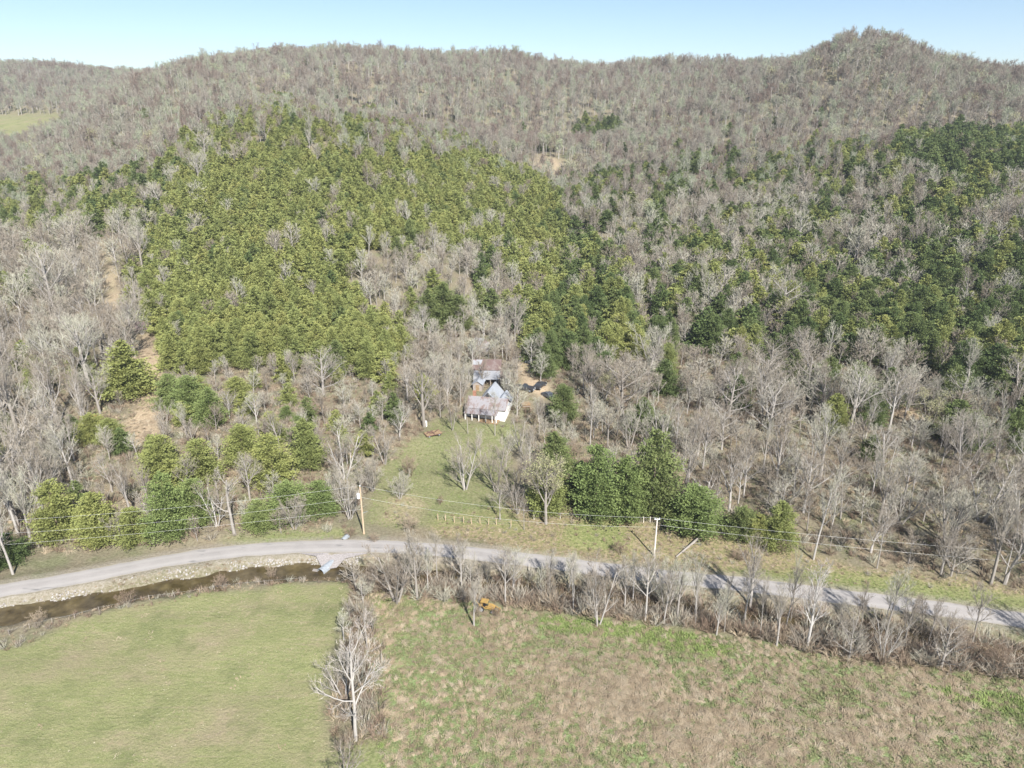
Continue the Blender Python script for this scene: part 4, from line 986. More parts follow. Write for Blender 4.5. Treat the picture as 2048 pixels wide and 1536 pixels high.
# hand placed: base x, base y, top y, variant, width factor, label
HAND_BARE = [
 (712, 1482, 1245, 11, 0.85, 'tall pale bare tree alone at the hedgerow between the two fields'),
 (690, 1600, 1470, 9, 1.0, 'bare tree cut by the bottom edge, its shadow on the mown field'),
 (690, 1400, 1290, 3, 1.0, 'low greyish bare tree close behind the tall pale hedgerow tree'),
 (735, 1300, 1180, 2, 0.9, 'slender bare tree in the brown hedgerow just below the creek'),
 (1613, 1297, 1118, 12, 0.9, 'white-limbed sycamore standing in front of the road at right'),
 (1608, 1268, 1150, 2, 0.6, 'thin dark-stemmed tree right behind the white sycamore'),
 (1027, 1192, 1090, 0, 1.1, 'whitish round-crowned bare tree between creek and road, below the fallen log side'),
 (948, 1254, 1150, 1, 1.0, 'bare fan-shaped tree just left of the yellow tractor'),
 (875, 1172, 1048, 2, 0.9, 'tall slender bare tree whose crown crosses the road, left of the tractor'),
 (793, 1206, 1090, 3, 1.4, 'spreading bare tree by the creek just right of the culvert'),
 (1196, 1252, 1115, 3, 0.9, 'multi-stemmed bare tree at meadow edge, below the bleached utility pole'),
 (1249, 1226, 1100, 1, 0.9, 'upright bare tree on the creek, left below the bleached utility pole'),
 (1292, 1226, 1110, 2, 0.9, 'upright bare tree on the creek, directly below the bleached utility pole'),
 (1354, 1240, 1105, 1, 0.9, 'upright bare tree on the creek, right below the bleached utility pole'),
 (1519, 1276, 1140, 2, 0.5, 'thin leaning pole-like tree at the meadow edge left of the sycamore'),
 (1580, 1250, 1095, 2, 0.45, 'thin dark bare stem rising across the road left of the sycamore'),
 (1697, 1322, 1228, 4, 0.8, 'low wide bare tree at the meadow edge right of the sycamore'),
 (1766, 1322, 1226, 3, 0.9, 'bare tree with forked pale stems in the creek thicket at right'),
 (1881, 1338, 1225, 4, 0.9, 'wide low bare tree at the rightmost end of the creek thicket'),
 (1980, 1172, 955, 1, 0.85, 'very tall pale forked tree beyond the road at the right edge'),
 (2010, 1150, 1010, 2, 0.8, 'leaning bare tree behind the very tall pale forked tree'),
 (1626, 1122, 935, 2, 0.9, 'tall thin bare tree on the bank beyond the sycamore'),
 (1753, 1140, 1010, 2, 0.9, 'dark thin bare tree on the brown bank right of the road cedars'),
 (1370, 975, 800, 2, 1.0, 'tall pale straight tree behind the dark cedars, right of the farmhouse'),
 (1405, 940, 820, 1, 1.0, 'pale branched tree just right behind the dark cedar group'),
 (1550, 985, 820, 1, 1.1, 'tall whitish forked tree on the open slope right of the dark cedars'),
 (1640, 960, 800, 1, 1.2, 'broad whitish tree in the middle of the pale grove at right'),
 (1700, 860, 720, 0, 1.3, 'wide pale tree at the upper edge of the pale grove at right'),
 (1565, 650, 545, 4, 1.15, 'huge wide-spreading pale tree among cedars on the right slope'),
 (1540, 760, 660, 4, 1.0, 'spreading pale tree below the huge spreading tree on the right slope'),
 (1990, 905, 780, 5, 0.75, 'cone-shaped bare tree with short side limbs near the right edge'),
 (1930, 785, 670, 1, 1.2, 'pale twisted forked tree below cedars near the right edge'),
 (1243, 832, 705, 4, 1.35, 'very wide silvery spreading tree right of the farmhouse yard'),
 (1180, 890, 760, 2, 0.9, 'slender pale tree in the thicket right of the farmhouse'),
 (930, 980, 868, 3, 1.15, 'many-stemmed bare tree on the lawn below the farmhouse'),
 (992, 985, 872, 3, 0.85, 'narrower bare tree beside the many-stemmed tree below the farmhouse'),
 (1050, 985, 880, 1, 1.0, 'bare tree at the right edge of the lawn below the farmhouse'),
 (990, 872, 772, 2, 0.8, 'slim tree standing directly in front of the farmhouse right gable'),
 (936, 868, 775, 2, 0.7, 'slim tree in front of the left end of the farmhouse porch'),
 (905, 862, 790, 3, 0.7, 'low bare tree just left of the farmhouse'),
 (1048, 1062, 985, 2, 0.9, 'dark-trunked bare tree at the meadow corner above the road bend'),
 (1035, 1030, 960, 3, 0.9, 'twiggy bare tree at lower right corner of the lawn'),
 (925, 795, 715, 3, 1.0, 'twiggy tree against the left wall of the barn'),
 (1012, 735, 665, 2, 1.0, 'slim tree rising behind the white outbuilding'),
 (962, 715, 655, 3, 1.0, 'grey tree right behind the barn roof'),
 (985, 700, 640, 1, 1.0, 'grey tree between the barn and the collapsed shed'),
 (1018, 800, 735, 8, 0.7, 'thin saplings between the farmhouse and the white outbuilding'),
 (1078, 868, 790, 1, 1.0, 'upright grey tree right of the lumber stack'),
 (1040, 905, 830, 3, 1.0, 'forked tree at the right front of the farmhouse lawn'),
 (895, 815, 735, 1, 1.1, 'grey tree behind the left end of the farmhouse'),
 (870, 775, 700, 0, 1.1, 'rounded grey tree left of the barn'),
 (849, 855, 705, 0, 1.25, 'very tall curved bare tree shading the left side of the farmyard'),
 (815, 800, 700, 1, 1.1, 'bare tree left behind the very tall curved yard tree'),
 (647, 790, 690, 4, 1.25, 'wide V-shaped bare tree at the foot of the cedar stand'),
 (590, 765, 700, 0, 1.0, 'small pale tree at the foot of the cedar stand, left of the V-shaped tree'),
 (848, 675, 605, 0, 1.0, 'silvery broken-topped tree uphill left of the collapsed shed'),
 (945, 650, 575, 1, 1.1, 'pale tree in the grey thicket uphill of the collapsed shed'),
 (1030, 690, 585, 0, 1.0, 'tall fan-crowned tree at the head of the dirt track'),
 (1085, 735, 660, 1, 1.0, 'white-limbed tree beside the pale tarp heaps'),
 (785, 715, 650, 0, 1.1, 'rounded silvery small tree at the lower right edge of the cedar stand'),
 (470, 1070, 935, 7, 0.9, 'dead broken snag with bare white limbs above the road at left'),
 (440, 1010, 950, 7, 0.7, 'short dead snag left of the taller white snag'),
 (265, 1045, 905, 1, 1.0, 'pale upright bare tree between the roadside cedars at left'),
 (1012, 935, 860, 9, 1.0, 'crooked grey tree on the right side of the lawn below the farmhouse'),
 (1030, 1000, 915, 3, 1.1, 'grey forked tree at the lower right side of the lawn'),
 (962, 925, 855, 2, 1.1, 'slender tree in the middle of the lawn just below the porch'),
 (1000, 1040, 965, 9, 1.1, 'crooked grey tree at the right end of the pale fence posts'),
 (800, 1000, 940, 8, 0.9, 'low bushy tree on the left side of the lawn'),
 (1060, 935, 850, 1, 1.1, 'upright tree in the thicket touching the lawn'),
 (300, 1020, 925, 1, 1.0, 'thin pale tree left behind the tall fresh-green roadside cedar'),
 (435, 1055, 960, 3, 1.0, 'grey forked tree behind the road just left of the dead snags'),
 (375, 985, 905, 9, 1.1, 'crooked grey tree among the cedars above the roadside row'),
 (500, 1000, 905, 0, 1.1, 'round grey tree right behind the tall dead snag'),
 (590, 1060, 985, 8, 0.9, 'low bushy grey tree behind the road left of the transformer pole'),
 (560, 900, 815, 9, 1.1, 'crooked grey tree above the broad pale olive cedar'),
 (225, 985, 900, 9, 1.0, 'crooked grey tree left of the pale upright bare tree'),
 (240, 1090, 1020, 3, 0.8, 'small grey tree at the road edge between roadside cedars'),
 (640, 930, 850, 1, 1.1, 'upright grey tree right of the cedar by the ditch'),
 (770, 930, 850, 3, 1.1, 'grey forked tree at the left edge of the lawn'),
 (745, 985, 905, 8, 1.0, 'bushy grey tree where the ditch meets the lawn'),
 (800, 880, 800, 9, 1.1, 'crooked grey tree at the upper left corner of the lawn'),
 (165, 1000, 915, 2, 0.9, 'thin bare tree behind the leftmost roadside cedars'),
 (375, 880, 800, 1, 1.0, 'pale fan tree on the straw slope, left of centre'),
 (330, 860, 800, 3, 1.0, 'twiggy tree beside the straw-coloured clearing'),
 (460, 840, 775, 0, 1.1, 'silvery round tree on the lower slope, left of centre'),
 (515, 850, 780, 0, 1.1, 'brown-grey round tree right beside the silvery round tree'),
 (335, 945, 880, 2, 1.0, 'slim pale tree in front of the rounded roadside cedar'),
 (690, 960, 850, 3, 1.2, 'bushy bare tree beside the ditch left of the lawn'),
 (700, 1040, 930, 8, 0.8, 'tangled bare tree at the ditch behind the transformer pole'),
 (110, 640, 480, 0, 1.2, 'huge branching pale tree on the left slope'),
 (180, 780, 620, 0, 1.3, 'huge silvery tree right of the left-edge grove'),
 (40, 880, 690, 1, 1.3, 'giant pale tree in the left-edge grove, nearest the edge'),
 (120, 860, 700, 1, 1.2, 'giant pale tree in the left-edge grove, second from the edge'),
 (30, 1040, 800, 0, 1.3, 'giant white-limbed tree at the left edge above the road'),
 (75, 1000, 860, 2, 1.0, 'leaning white tree above the road at the left edge'),
 (10, 1090, 930, 2, 1.0, 'leafless trunk nearest the road at the left edge'),
 (285, 540, 430, 1, 1.3, 'tall grey tree at left edge of the dense cedar stand'),
 (298, 440, 365, 0, 1.4, 'large round pale tree above the left edge of the cedar stand'),
 (400, 375, 300, 0, 1.4, 'large pale tree inside the upper cedar stand'),
 (400, 372, 345, 4, 1.2, 'wide low pale tree below the large tree in the upper cedar stand'),
 (630, 610, 555, 1, 1.3, 'pale feathery tree alone in the middle of the cedar stand'),
 (455, 530, 470, 2, 1.4, 'narrow pale tree alone in the left cedar stand'),
 (955, 360, 320, 0, 1.5, 'round grey tree at the top right of the cedar stand'),
 (935, 440, 402, 4, 1.0, 'spreading tan tree in the right part of the cedar stand'),
 (855, 390, 358, 4, 1.1, 'flat-topped pale tree in the upper cedar stand'),
 (835, 425, 375, 2, 1.5, 'narrow grey tree below the flat-topped tree in the cedar stand'),
 (640, 455, 425, 4, 1.0, 'low pale spreading tree in the centre of the cedar stand'),
 (680, 400, 355, 1, 1.3, 'grey feathery tree in the upper centre of the cedar stand'),
 (1140, 495, 455, 0, 1.3, 'grey tree in the hollow between the two cedar slopes'),
 (1210, 580, 515, 0, 1.2, 'pale fan tree at the dark gap of the hollow'),
 (1250, 405, 345, 1, 1.2, 'tall pale tree on right slope above the hollow'),
 (1400, 460, 405, 0, 1.2, 'round pale tree on the middle right slope'),
 (1770, 590, 520, 1, 1.0, 'pale fan tree among the cedars on the far right slope'),
 (1950, 560, 480, 1, 1.2, 'tall grey tree among cedars beside the pink blossoming tree'),
]
NEARX = []
for bx, by, ty, var, wf, lab in HAND_BARE:
    P = G(bx, by); h_ = hgt_of(P, by, ty)
    place_bare(P, h_, var, lab, 'bare trees in the valley and on its slopes', wide=wf, rz=random.uniform(0, 6.28))
    used.append((P.x, P.y, 2.2)); NEARX.append((bx, by))
HAND_CEDAR = [  # base x, y, top y, width px, variant, mat, label
 (262, 792, 680, 92, 1, 'cedar', 'large pyramid-shaped cedar beside the straw-coloured clearing'),
 (345, 818, 748, 60, 0, 'cedar_fresh', 'bright green cedar, leftmost of the clump right of the straw clearing'),
 (385, 830, 752, 64, 2, 'cedar_fresh', 'bright green cedar in the middle of the clump right of the straw clearing'),
 (425, 850, 775, 60, 0, 'cedar_fresh', 'bright green cedar, lowest right of the clump right of the straw clearing'),
 (478, 810, 755, 56, 2, 'cedar', 'small olive cedar standing apart right of the bright green clump'),
 (190, 885, 828, 56, 2, 'cedar', 'left low round cedar below the large pyramid cedar'),
 (225, 888, 838, 52, 2, 'cedar', 'right low round cedar below the large pyramid cedar'),
 (150, 885, 830, 44, 0, 'cedar_dark', 'small dark cedar against the left-edge grove'),
 (122, 1078, 962, 88, 4, 'cedar', 'big roadside cedar, leftmost of the roadside row'),
 (205, 1088, 985, 80, 0, 'cedar', 'olive roadside cedar, second from the left of the roadside row'),
 (272, 1085, 1016, 66, 5, 'cedar', 'short wide roadside cedar under the pale upright tree'),
 (345, 1075, 945, 84, 4, 'cedar_fresh', 'tall fresh-green roadside cedar right of the pale upright tree'),
 (395, 1050, 960, 70, 2, 'cedar_fresh', 'fresh-green cedar touching the right side of the tall roadside cedar'),
 (330, 955, 872, 74, 5, 'cedar', 'round-topped cedar with a bare tree in front, above the roadside row'),
 (405, 960, 880, 76, 5, 'cedar', 'broad olive cedar above the roadside row, left of the dead snag'),
 
 (548, 970, 868, 84, 4, 'cedar', 'broad pale olive cedar between the dead snag and the lawn ditch'),
 (490, 930, 850, 70, 2, 'cedar', 'low cedar behind the tall dead snag'),
 (617, 935, 838, 66, 0, 'cedar', 'cedar by the bushy bare tree left of the ditch'),
 (580, 1040, 965, 80, 2, 'cedar_fresh', 'low bright green cedar above the road, left of the transformer pole'),
 (640, 1030, 962, 70, 4, 'cedar_fresh', 'bright green bushy cedar nearest the transformer pole'),
 (520, 1060, 1000, 54, 5, 'cedar_fresh', 'pale green low cedar behind the road right of the dead snag'),
 (20, 1128, 1070, 70, 2, 'cedar_dark', 'dark low cedar at the left edge by the road'),
 (1190, 1035, 890, 92, 4, 'cedar_fresh', 'dark cedar at the left end of the roadside cedar wall'),
 (1248, 1040, 915, 84, 5, 'cedar_fresh', 'middle cedar of the roadside cedar wall'),
 (1303, 1035, 862, 104, 4, 'cedar_dark', 'tallest cedar of the roadside cedar wall right of the lawn'),
 (1160, 1000, 925, 60, 2, 'cedar_dark', 'small cedar tucked left behind the roadside cedar wall'),
 (1388, 1062, 975, 104, 2, 'cedar_fresh', 'rounded bright cedar just right of the bleached pole'),
 (1480, 1078, 1015, 60, 2, 'cedar_dark', 'low cedar between the two rounded roadside cedars right of the bleached pole'),
 (1553, 1095, 1003, 66, 0, 'cedar', 'conical cedar at the right end of the roadside cedars'),
 (1515, 1088, 1030, 50, 2, 'cedar', 'small cedar touching the conical cedar at the right end'),
 (1285, 862, 795, 64, 1, 'cedar_dark', 'dark cedar under the very wide silvery tree'),
 (1325, 880, 830, 40, 0, 'cedar_dark', 'small dark cedar right of the cedar under the wide silvery tree'),
 (858, 660, 578, 60, 1, 'cedar_dark', 'dark cedar left in the group uphill of the collapsed shed'),
 (888, 650, 565, 64, 0, 'cedar_dark', 'dark cedar in the middle of the group uphill of the collapsed shed'),
 (915, 660, 590, 54, 2, 'cedar_dark', 'dark cedar right in the group uphill of the collapsed shed'),
 (575, 840, 812, 26, 2, 'cedar_fresh', 'tiny round cedar alone on the brushy slope'),
 (1905, 880, 800, 76, 0, 'cedar_dark', 'cedar just left of the cone-shaped bare tree'),
 (1940, 900, 820, 60, 1, 'cedar_dark', 'dark cedar touching the cone-shaped bare tree'),
 (2035, 880, 780, 60, 1, 'cedar_dark', 'dark cedar at the right edge beside the cone-shaped bare tree'),
 (1740, 920, 870, 40, 0, 'cedar_dark', 'small dark cedar in the pale grove at right'),
 (1580, 790, 700, 66, 1, 'cedar_dark', 'dark cedar at the top of the pale grove at right'),
 (1470, 770, 705, 44, 0, 'cedar_dark', 'small dark cedar left at the top of the pale grove'),
]
for bx, by, ty, wpx, var, mt, lab in HAND_CEDAR:
    P = G(bx, by); h_ = hgt_of(P, by, ty)
    place_cedar(P, h_, wpx*mpp(P), var, mt, lab, 'cedars in the valley and on its slopes')
    used.append((P.x, P.y, wpx*mpp(P)*0.42))
# whitish-green budding tree by the cedar wall and others
def place_bud(bx, by, ty, wf, lab, mesh=None, kind='budding_tree', var=0, cat='tree', grp=None):
    P = G(bx, by); h_ = hgt_of(P, by, ty)
    place_bare(P, h_, var, lab, grp or 'trees budding pale green', name=kind, wide=wf, crown=mesh or BUDM); used.append((P.x, P.y, 2.5))
place_bud(1092, 1050, 905, 1.1, 'round pale-green budding tree left of the roadside cedar wall', BUDM)
place_bud(1855, 870, 785, 1.2, 'pale-green budding tree in the grove near the right edge', BUDM2, var=3)
place_bud(1210, 800, 740, 1.0, 'grey-green budding tree beside the very wide silvery tree', BUDM2, var=3)
place_bud(695, 930, 865, 1.0, 'grey-green budding tree over the ditch left of the lawn', BUDM)
place_bud(1958, 520, 475, 1.2, 'pink-flowering redbud among grey trees on the far right slope', PINKM, 'redbud_tree', 8, grp='redbud trees in blossom')
place_bud(285, 670, 640, 1.3, 'pinkish redbud above the straw-coloured clearing', PINKM, 'redbud_tree', 8, grp='redbud trees in blossom')
place_bud(1420, 255, 238, 1.3, 'small magenta redbud high on the far slope', PINKM, 'redbud_tree', 8, grp='redbud trees in blossom')

# shrubs that stand alone
def shrub(bx, by, hpx, wpx, lab, mat='brush'):
    P = G(bx, by); h_ = hgt_of(P, by, by-hpx); zs = BARE[8][0]; w_ = wpx*mpp(P)
    e = empty('shrub', P, random.uniform(0, 6.28), (w_/8.5, w_/8.5, h_/zs)); key = 'shrub_'+mat
    if key not in M: mm = BARE[8][2].copy(); mm.materials[0] = M[mat]; M[key] = mm; m2 = BARE[8][1].copy(); m2.materials[0] = M[mat]; M[key+'_s'] = m2
    link(bpy.data.objects.new('stems', M[key+'_s']), e); link(bpy.data.objects.new('twigs', M[key]), e); tag(e, lab, 'shrub', 'shrubs standing apart')
shrub(822, 955, 48, 44, 'round brown shrub alone on the lawn below the farmhouse')
for bx, by, hp, wp, lab in ((545, 1160, 30, 26, 'brown shrub on the creek edge left of the culvert'), (445, 1180, 34, 40, 'brown shrub reaching over the creek at left'), (255, 1210, 30, 44, 'wide reddish shrub by the field fence'),
    (80, 1248, 26, 50, 'low grey shrub at the creek near the left edge'), (1930, 1330, 70, 90, 'dark brown shrub mass right of the wide low tree'), (1990, 1340, 60, 80, 'dark brown shrub mass at the lower right edge'),
    (300, 890, 34, 40, 'brown shrub standing in the straw-coloured clearing'), (820, 1060, 30, 60, 'reddish-brown shrub beside the dry grass above the road'), (1240, 1110, 26, 40, 'grey shrub at the foot of the bleached pole'),
    (1480, 1120, 24, 50, 'brown shrub on the bank right of the fallen log'), (992, 1236, 22, 26, 'small brown shrub right in front of the yellow tractor'), (958, 1236, 26, 24, 'small brown shrub left in front of the yellow tractor'), (1560, 1108, 30, 40, 'shrub below the conical roadside cedar'), (700, 1075, 22, 30, 'small brown shrub beside the drain pipe'),
    (750, 1085, 20, 26, 'green-brown shrub at the foot of the transformer pole'), (1150, 915, 40, 60, 'purple-brown shrub behind the cedar wall'), (880, 1010, 18, 20, 'small shrub alone in the lower lawn')):
    shrub(bx, by, hp, wp, lab)

# ------------------------------------------------------------------ forest zones (in the photo's own outline, tested on each tree's world position)
def Z(poly, cedar=0, bare=0, bud=0, spc=5.0, hc=(9, 12), hb=(10, 14), mat='cedar', mix=0.15, nm=''):
    return dict(poly=poly, c=cedar, b=bare, u=bud, spc=spc, hc=hc, hb=hb, mat=mat, mix=mix, nm=nm)
NOTREE = [FIELD, MEADOW, [(-900, 1500), (-900, 1270), (0, 1155), (171, 1120), (342, 1095), (513, 1080), (700, 1060), (860, 1060), (1000, 1075), (1200, 1095), (1400, 1105), (1560, 1118), (1700, 1130), (1850, 1160), (2048, 1195), (2600, 1280), (2600, 1500)],
          YARD, [(930, 990), (1075, 990), (1110, 1100), (930, 1090)], FARMEADOW, [(720, 1060), (735, 980), (780, 900), (840, 870), (900, 850), (1010, 860), (1060, 890), (1040, 1000), (1060, 1070)],
          STRAW2[:], [(275, 665), (330, 690), (335, 800), (310, 900), (230, 905), (240, 830), (290, 750)],
          [(1030, 685), (1050, 690), (1068, 760), (1100, 785), (1060, 815), (1035, 780), (1038, 720)],
          STRAW3, [(1170, 1000), (1400, 1040), (1600, 1090), (1640, 1140), (1100, 1120), (1040, 1070)], TRACK]
ZONES = [
 Z([(1540, 160), (1600, 20), (1740, -60), (1900, 20), (2300, 60), (2300, 235), (1900, 235), (1600, 240)], cedar=.003, bare=.96, bud=.02, spc=4.0, hb=(12, 17), mat='cedar_dark', nm='ridge'),
 Z([(740, 1150), (1120, 1165), (1500, 1215), (2048, 1290), (2600, 1350), (2600, 1420), (2048, 1345), (1500, 1290), (1250, 1245), (1100, 1225), (760, 1205)], bare=1.0, spc=3.6, hb=(7, 13), nm='creek'),
 Z([(690, 1170), (750, 1170), (790, 1280), (780, 1470), (700, 1500), (650, 1440), (670, 1260)], bare=.8, spc=5, hb=(4, 7), nm='hedge'),
 Z([(1150, 238), (1240, 238), (1245, 278), (1150, 282)], cedar=.6, bare=.3, spc=5.5, mat='cedar_dark', nm='knoll'),
 Z([(1080, 280), (1120, 280), (1130, 330), (1090, 330)], cedar=.2, bare=.3, bud=.4, spc=6, mat='cedar_dark', nm='hollowhead'),
 Z([(1790, 270), (1950, 262), (2120, 265), (2120, 345), (1960, 350), (1800, 345)], cedar=.85, bare=.15, spc=4.8, mat='cedar_dark', hc=(10, 13), nm='rtop'),
 # tongues of grey trees inside the stand
 Z([(730, 490), (860, 480), (1000, 520), (1060, 570), (1000, 650), (930, 600), (840, 590), (800, 640), (720, 600), (690, 540)], cedar=.12, bare=.85, spc=5.2, hb=(9, 12), nm='thicket'),
 Z([(330, 300), (430, 235), (540, 195), (740, 215), (900, 262), (1000, 300), (900, 325), (760, 322), (640, 330), (560, 300), (450, 330), (380, 350)], cedar=.5, bare=.5, spc=4.5, hc=(8, 10), hb=(10, 14), nm='standtop'),
 Z([(300, 715), (285, 560), (325, 440), (330, 350), (350, 290), (440, 240), (560, 222), (640, 222), (700, 245), (760, 275), (900, 292), (1060, 340), (1118, 390), (1140, 470), (1110, 560), (1110, 640), (1060, 600), (1000, 560), (870, 500), (760, 540), (720, 600), (800, 690), (790, 720), (600, 705), (480, 712)], cedar=.93, bare=.07, spc=3.9, hc=(8, 11.5), hb=(11, 14), mat='cedar', mix=.04, nm='stand'),
 Z([(-400, 350), (0, 355), (200, 350), (340, 345), (330, 440), (240, 455), (0, 470), (-400, 480)], cedar=.48, bare=.52, spc=4.8, mat='cedar', mix=.4, nm='lband'),
 Z([(1050, 560), (1140, 440), (1240, 560), (1260, 700), (1200, 730), (1090, 720), (1040, 650)], cedar=.72, bare=.15, spc=4.8, hc=(10, 13), mat='cedar_dark', mix=.4, nm='hollow'),
 Z([(1110, 380), (1200, 335), (1700, 285), (1790, 280), (1800, 345), (1700, 420), (1400, 470), (1130, 470)], cedar=.4, bare=.58, bud=.01, spc=4.4, hc=(8, 11), mat='cedar_dark', mix=.35, nm='rmid'),
 Z([(1130, 470), (1400, 470), (1700, 420), (1800, 345), (2400, 340), (2400, 560), (1800, 560), (1500, 590), (1280, 600), (1130, 560)], cedar=.62, bare=.40, spc=4.0, hc=(9, 12.5), hb=(12, 15), mat='cedar_dark', mix=.4, nm='rslope'),
 Z([(1240, 590), (1500, 585), (1560, 640), (1560, 690), (1250, 690)], cedar=.45, bare=.5, spc=4.8, hb=(9, 12), mat='cedar_dark', nm='rgrey'),
 Z([(1500, 585), (1800, 560), (2500, 560), (2500, 800), (2048, 800), (1880, 730), (1740, 690), (1560, 680)], cedar=.74, bare=.28, spc=4.2, hc=(9, 13), hb=(11, 14), mat='cedar_dark', mix=.25, nm='rlow'),
 Z([(1130, 690), (1740, 690), (1880, 730), (2048, 800), (2500, 820), (2500, 1300), (2048, 1190), (1600, 1110), (1440, 1080), (1350, 900), (1130, 850)], cedar=.05, bare=.85, spc=5.2, hb=(7, 14), mat='cedar_dark', nm='pale grove'),
 Z([(1060, 800), (1350, 850), (1350, 960), (1300, 1000), (1080, 1000), (1040, 900)], cedar=.05, bare=.7, spc=4.6, hb=(5, 9), mat='cedar_dark', nm='houseright'),
 Z([(-600, 470), (290, 455), (290, 560), (310, 700), (200, 720), (160, 900), (100, 1000), (60, 1110), (-600, 1250)], cedar=.06, bare=.9, spc=5.2, hb=(11, 16), mat='cedar', nm='lgrove'),
 Z([(160, 720), (310, 700), (780, 700), (860, 700), (860, 850), (700, 1060), (60, 1110), (100, 1000), (160, 900)], cedar=.12, bare=.75, spc=5.2, hb=(4, 8), hc=(5, 8), mat='cedar_fresh', nm='llow'),
 Z([(780, 640), (1100, 640), (1100, 850), (860, 870), (760, 800)], cedar=.04, bare=.9, spc=4.0, hb=(6, 11), mat='cedar', nm='yardwood'),
 Z([(-600, 250), (2700, 240), (2700, 400), (-600, 400)], cedar=.02, bare=.94, bud=.02, spc=5.3, hb=(11, 15), mat='cedar_dark', nm='far'),
 Z([(-900, -50), (2900, -50), (2900, 260), (-900, 260)], cedar=.004, bare=.95, bud=.03, spc=6.0, hb=(13, 18), mat='cedar_dark', nm='ridge'),
 Z([(-900, 260), (2900, 260), (2900, 1500), (-900, 1500)], cedar=.2, bare=.6, spc=6, hb=(8, 12), nm='rest'),
]
S0 = 3.6
ys = np.arange(80, 1120, S0); cand = []
for Y in ys:
    xr = 0.86*Y+45; xs = np.arange(-xr, xr, S0); cand.append(np.stack([xs, np.full_like(xs, Y)], 1))
cand = np.concatenate(cand); cand += rng.uniform(-S0*0.48, S0*0.48, cand.shape)
cz = H(cand[:, 0], cand[:, 1]); gpx, gpy, gdep = project(np.c_[cand, cz]); mpx, mpy, _ = project(np.c_[cand, cz+5])
ok = (gpx > -420) & (gpx < 2470) & (gpy < 1560)
wob_ = vnoise(cand[:, 0], cand[:, 1], 14, 31)*22*200/np.maximum(gdep, 100); wob2 = vnoise(cand[:, 0], cand[:, 1], 11, 32)*16*200/np.maximum(gdep, 100)
for i, p in enumerate(NOTREE): ok &= ~inpoly(gpx, gpy, p)
dr_, _ = path_dist(cand[:, 0], cand[:, 1], ROAD); dc_, _ = path_dist(cand[:, 0], cand[:, 1], CREEK)
creekrow = inpoly(gpx, gpy, ZONES[1]['poly']) | inpoly(gpx, gpy, ZONES[2]['poly'])
# the creek row and hedgerow stand on ground that the other tests call open
ok |= creekrow & (gpx > -420) & (gpx < 2470)
ok &= (dr_ > 3.4)
U = np.array(used)
for i in range(0, len(U)): ok &= ((cand[:, 0]-U[i, 0])**2+(cand[:, 1]-U[i, 1])**2) > U[i, 2]**2
# terrain occlusion of the tree top
C0 = np.array([0, 0, CAMH]); top = np.c_[cand, cz+17]; vis = np.ones(len(cand), bool); idx = np.where(ok & (gdep > 250))[0]
for u in np.linspace(0.35, 0.985, 44):
    p = C0+(top[idx]-C0)*u; vis[idx] &= p[:, 2] > H(p[:, 0], p[:, 1])-1
ok &= vis
zid = np.full(len(cand), -1)
for k, z in enumerate(ZONES):
    hit = (inpoly(gpx, gpy, z['poly']) if k in (1, 2) else inpoly(mpx+wob_, mpy+wob2, z['poly'])) & (zid < 0); zid[hit] = k
ok &= zid >= 0
U1, U2, U3 = rng.random((3, len(cand)))
trees = []   # kind, x, y, z, h, w, mat, px, py, size, zone
patch = vnoise(cand[:, 0], cand[:, 1], 13, 41)
for i in np.where(ok)[0]:
    z = ZONES[zid[i]]
    if U1[i] > (S0/z['spc'])**2: continue
    cprob = z['c']+(patch[i]*0.35 if 0.15 < z['c'] < 0.9 else 0); v = U2[i]
    if v < cprob: k = 'c' if not (z['nm'] in ('pale grove', 'rest') and gpy[i] > 1000) else 'b'
    elif v < cprob+z['b']: k = 'b'
    elif v < cprob+z['b']+z['u']: k = 'u'
    else: continue
    if k == 'c':
        h_ = rng.uniform(*z['hc']); w_ = h_*rng.uniform(0.5, 0.72); h_ *= rng.uniform(.85, 1.1); mt = z['mat']
        if U3[i] < z['mix']: mt = 'cedar' if mt == 'cedar_dark' else 'cedar_dark'
    else:
        h_ = rng.uniform(*z['hb'])*(1 if U3[i] > .25 else .7)*(1.2 if U3[i] > .9 else 1); w_ = rng.uniform(0.85, 1.35)*(0.78 if z['nm'] == 'creek' else 1); mt = ''
    trees.append((k, cand[i, 0], cand[i, 1], cz[i]-0.1, h_, w_, mt, gpx[i], gpy[i], h_/gdep[i], z['nm'], gdep[i]))
inframe = lambda t: -30 < t[7] < 2078
def cell(px, py):
    cols = [(-999, 230, 'at the left edge'), (230, 500, 'left of centre, below the valley skyline notch'), (500, 760, 'left of the farmhouse line'), (760, 1100, 'in line with the farmhouse'), (1100, 1400, 'right of the farmhouse line'), (1400, 1700, 'right of centre, in line with the hill peak'), (1700, 3000, 'at the right edge')]
    return next(c[2] for c in cols if c[0] <= px < c[1])
ZN = {'creek': 'in the creekside row in front of the road', 'hedge': 'in the hedgerow between the two fields', 'knoll': 'in the small evergreen knot on the far slope', 'hollowhead': 'at the head of the hollow', 'rtop': 'in the dark clump under the peak',
      'thicket': 'in the grey thicket above the barn', 'stand': 'in the dense cedar stand', 'standtop': 'along the top of the cedar stand', 'lband': 'in the mixed band on the left hillside', 'hollow': 'in the hollow behind the farmhouse', 'rmid': 'on the upper right mixed slope', 'rslope': 'on the middle right cedar slope',
      'rgrey': 'in the grey patch of the right slope', 'rlow': 'on the lower right cedar slope', 'pale grove': 'in the pale grove above the road', 'houseright': 'in the thicket right of the lawn', 'lgrove': 'in the tall grove on the left', 'llow': 'on the brushy lower left slope', 'yardwood': 'in the wood around the barn', 'far': 'on the grey far slope', 'ridge': 'on the far ridge', 'rest': 'on the open wooded slope'}
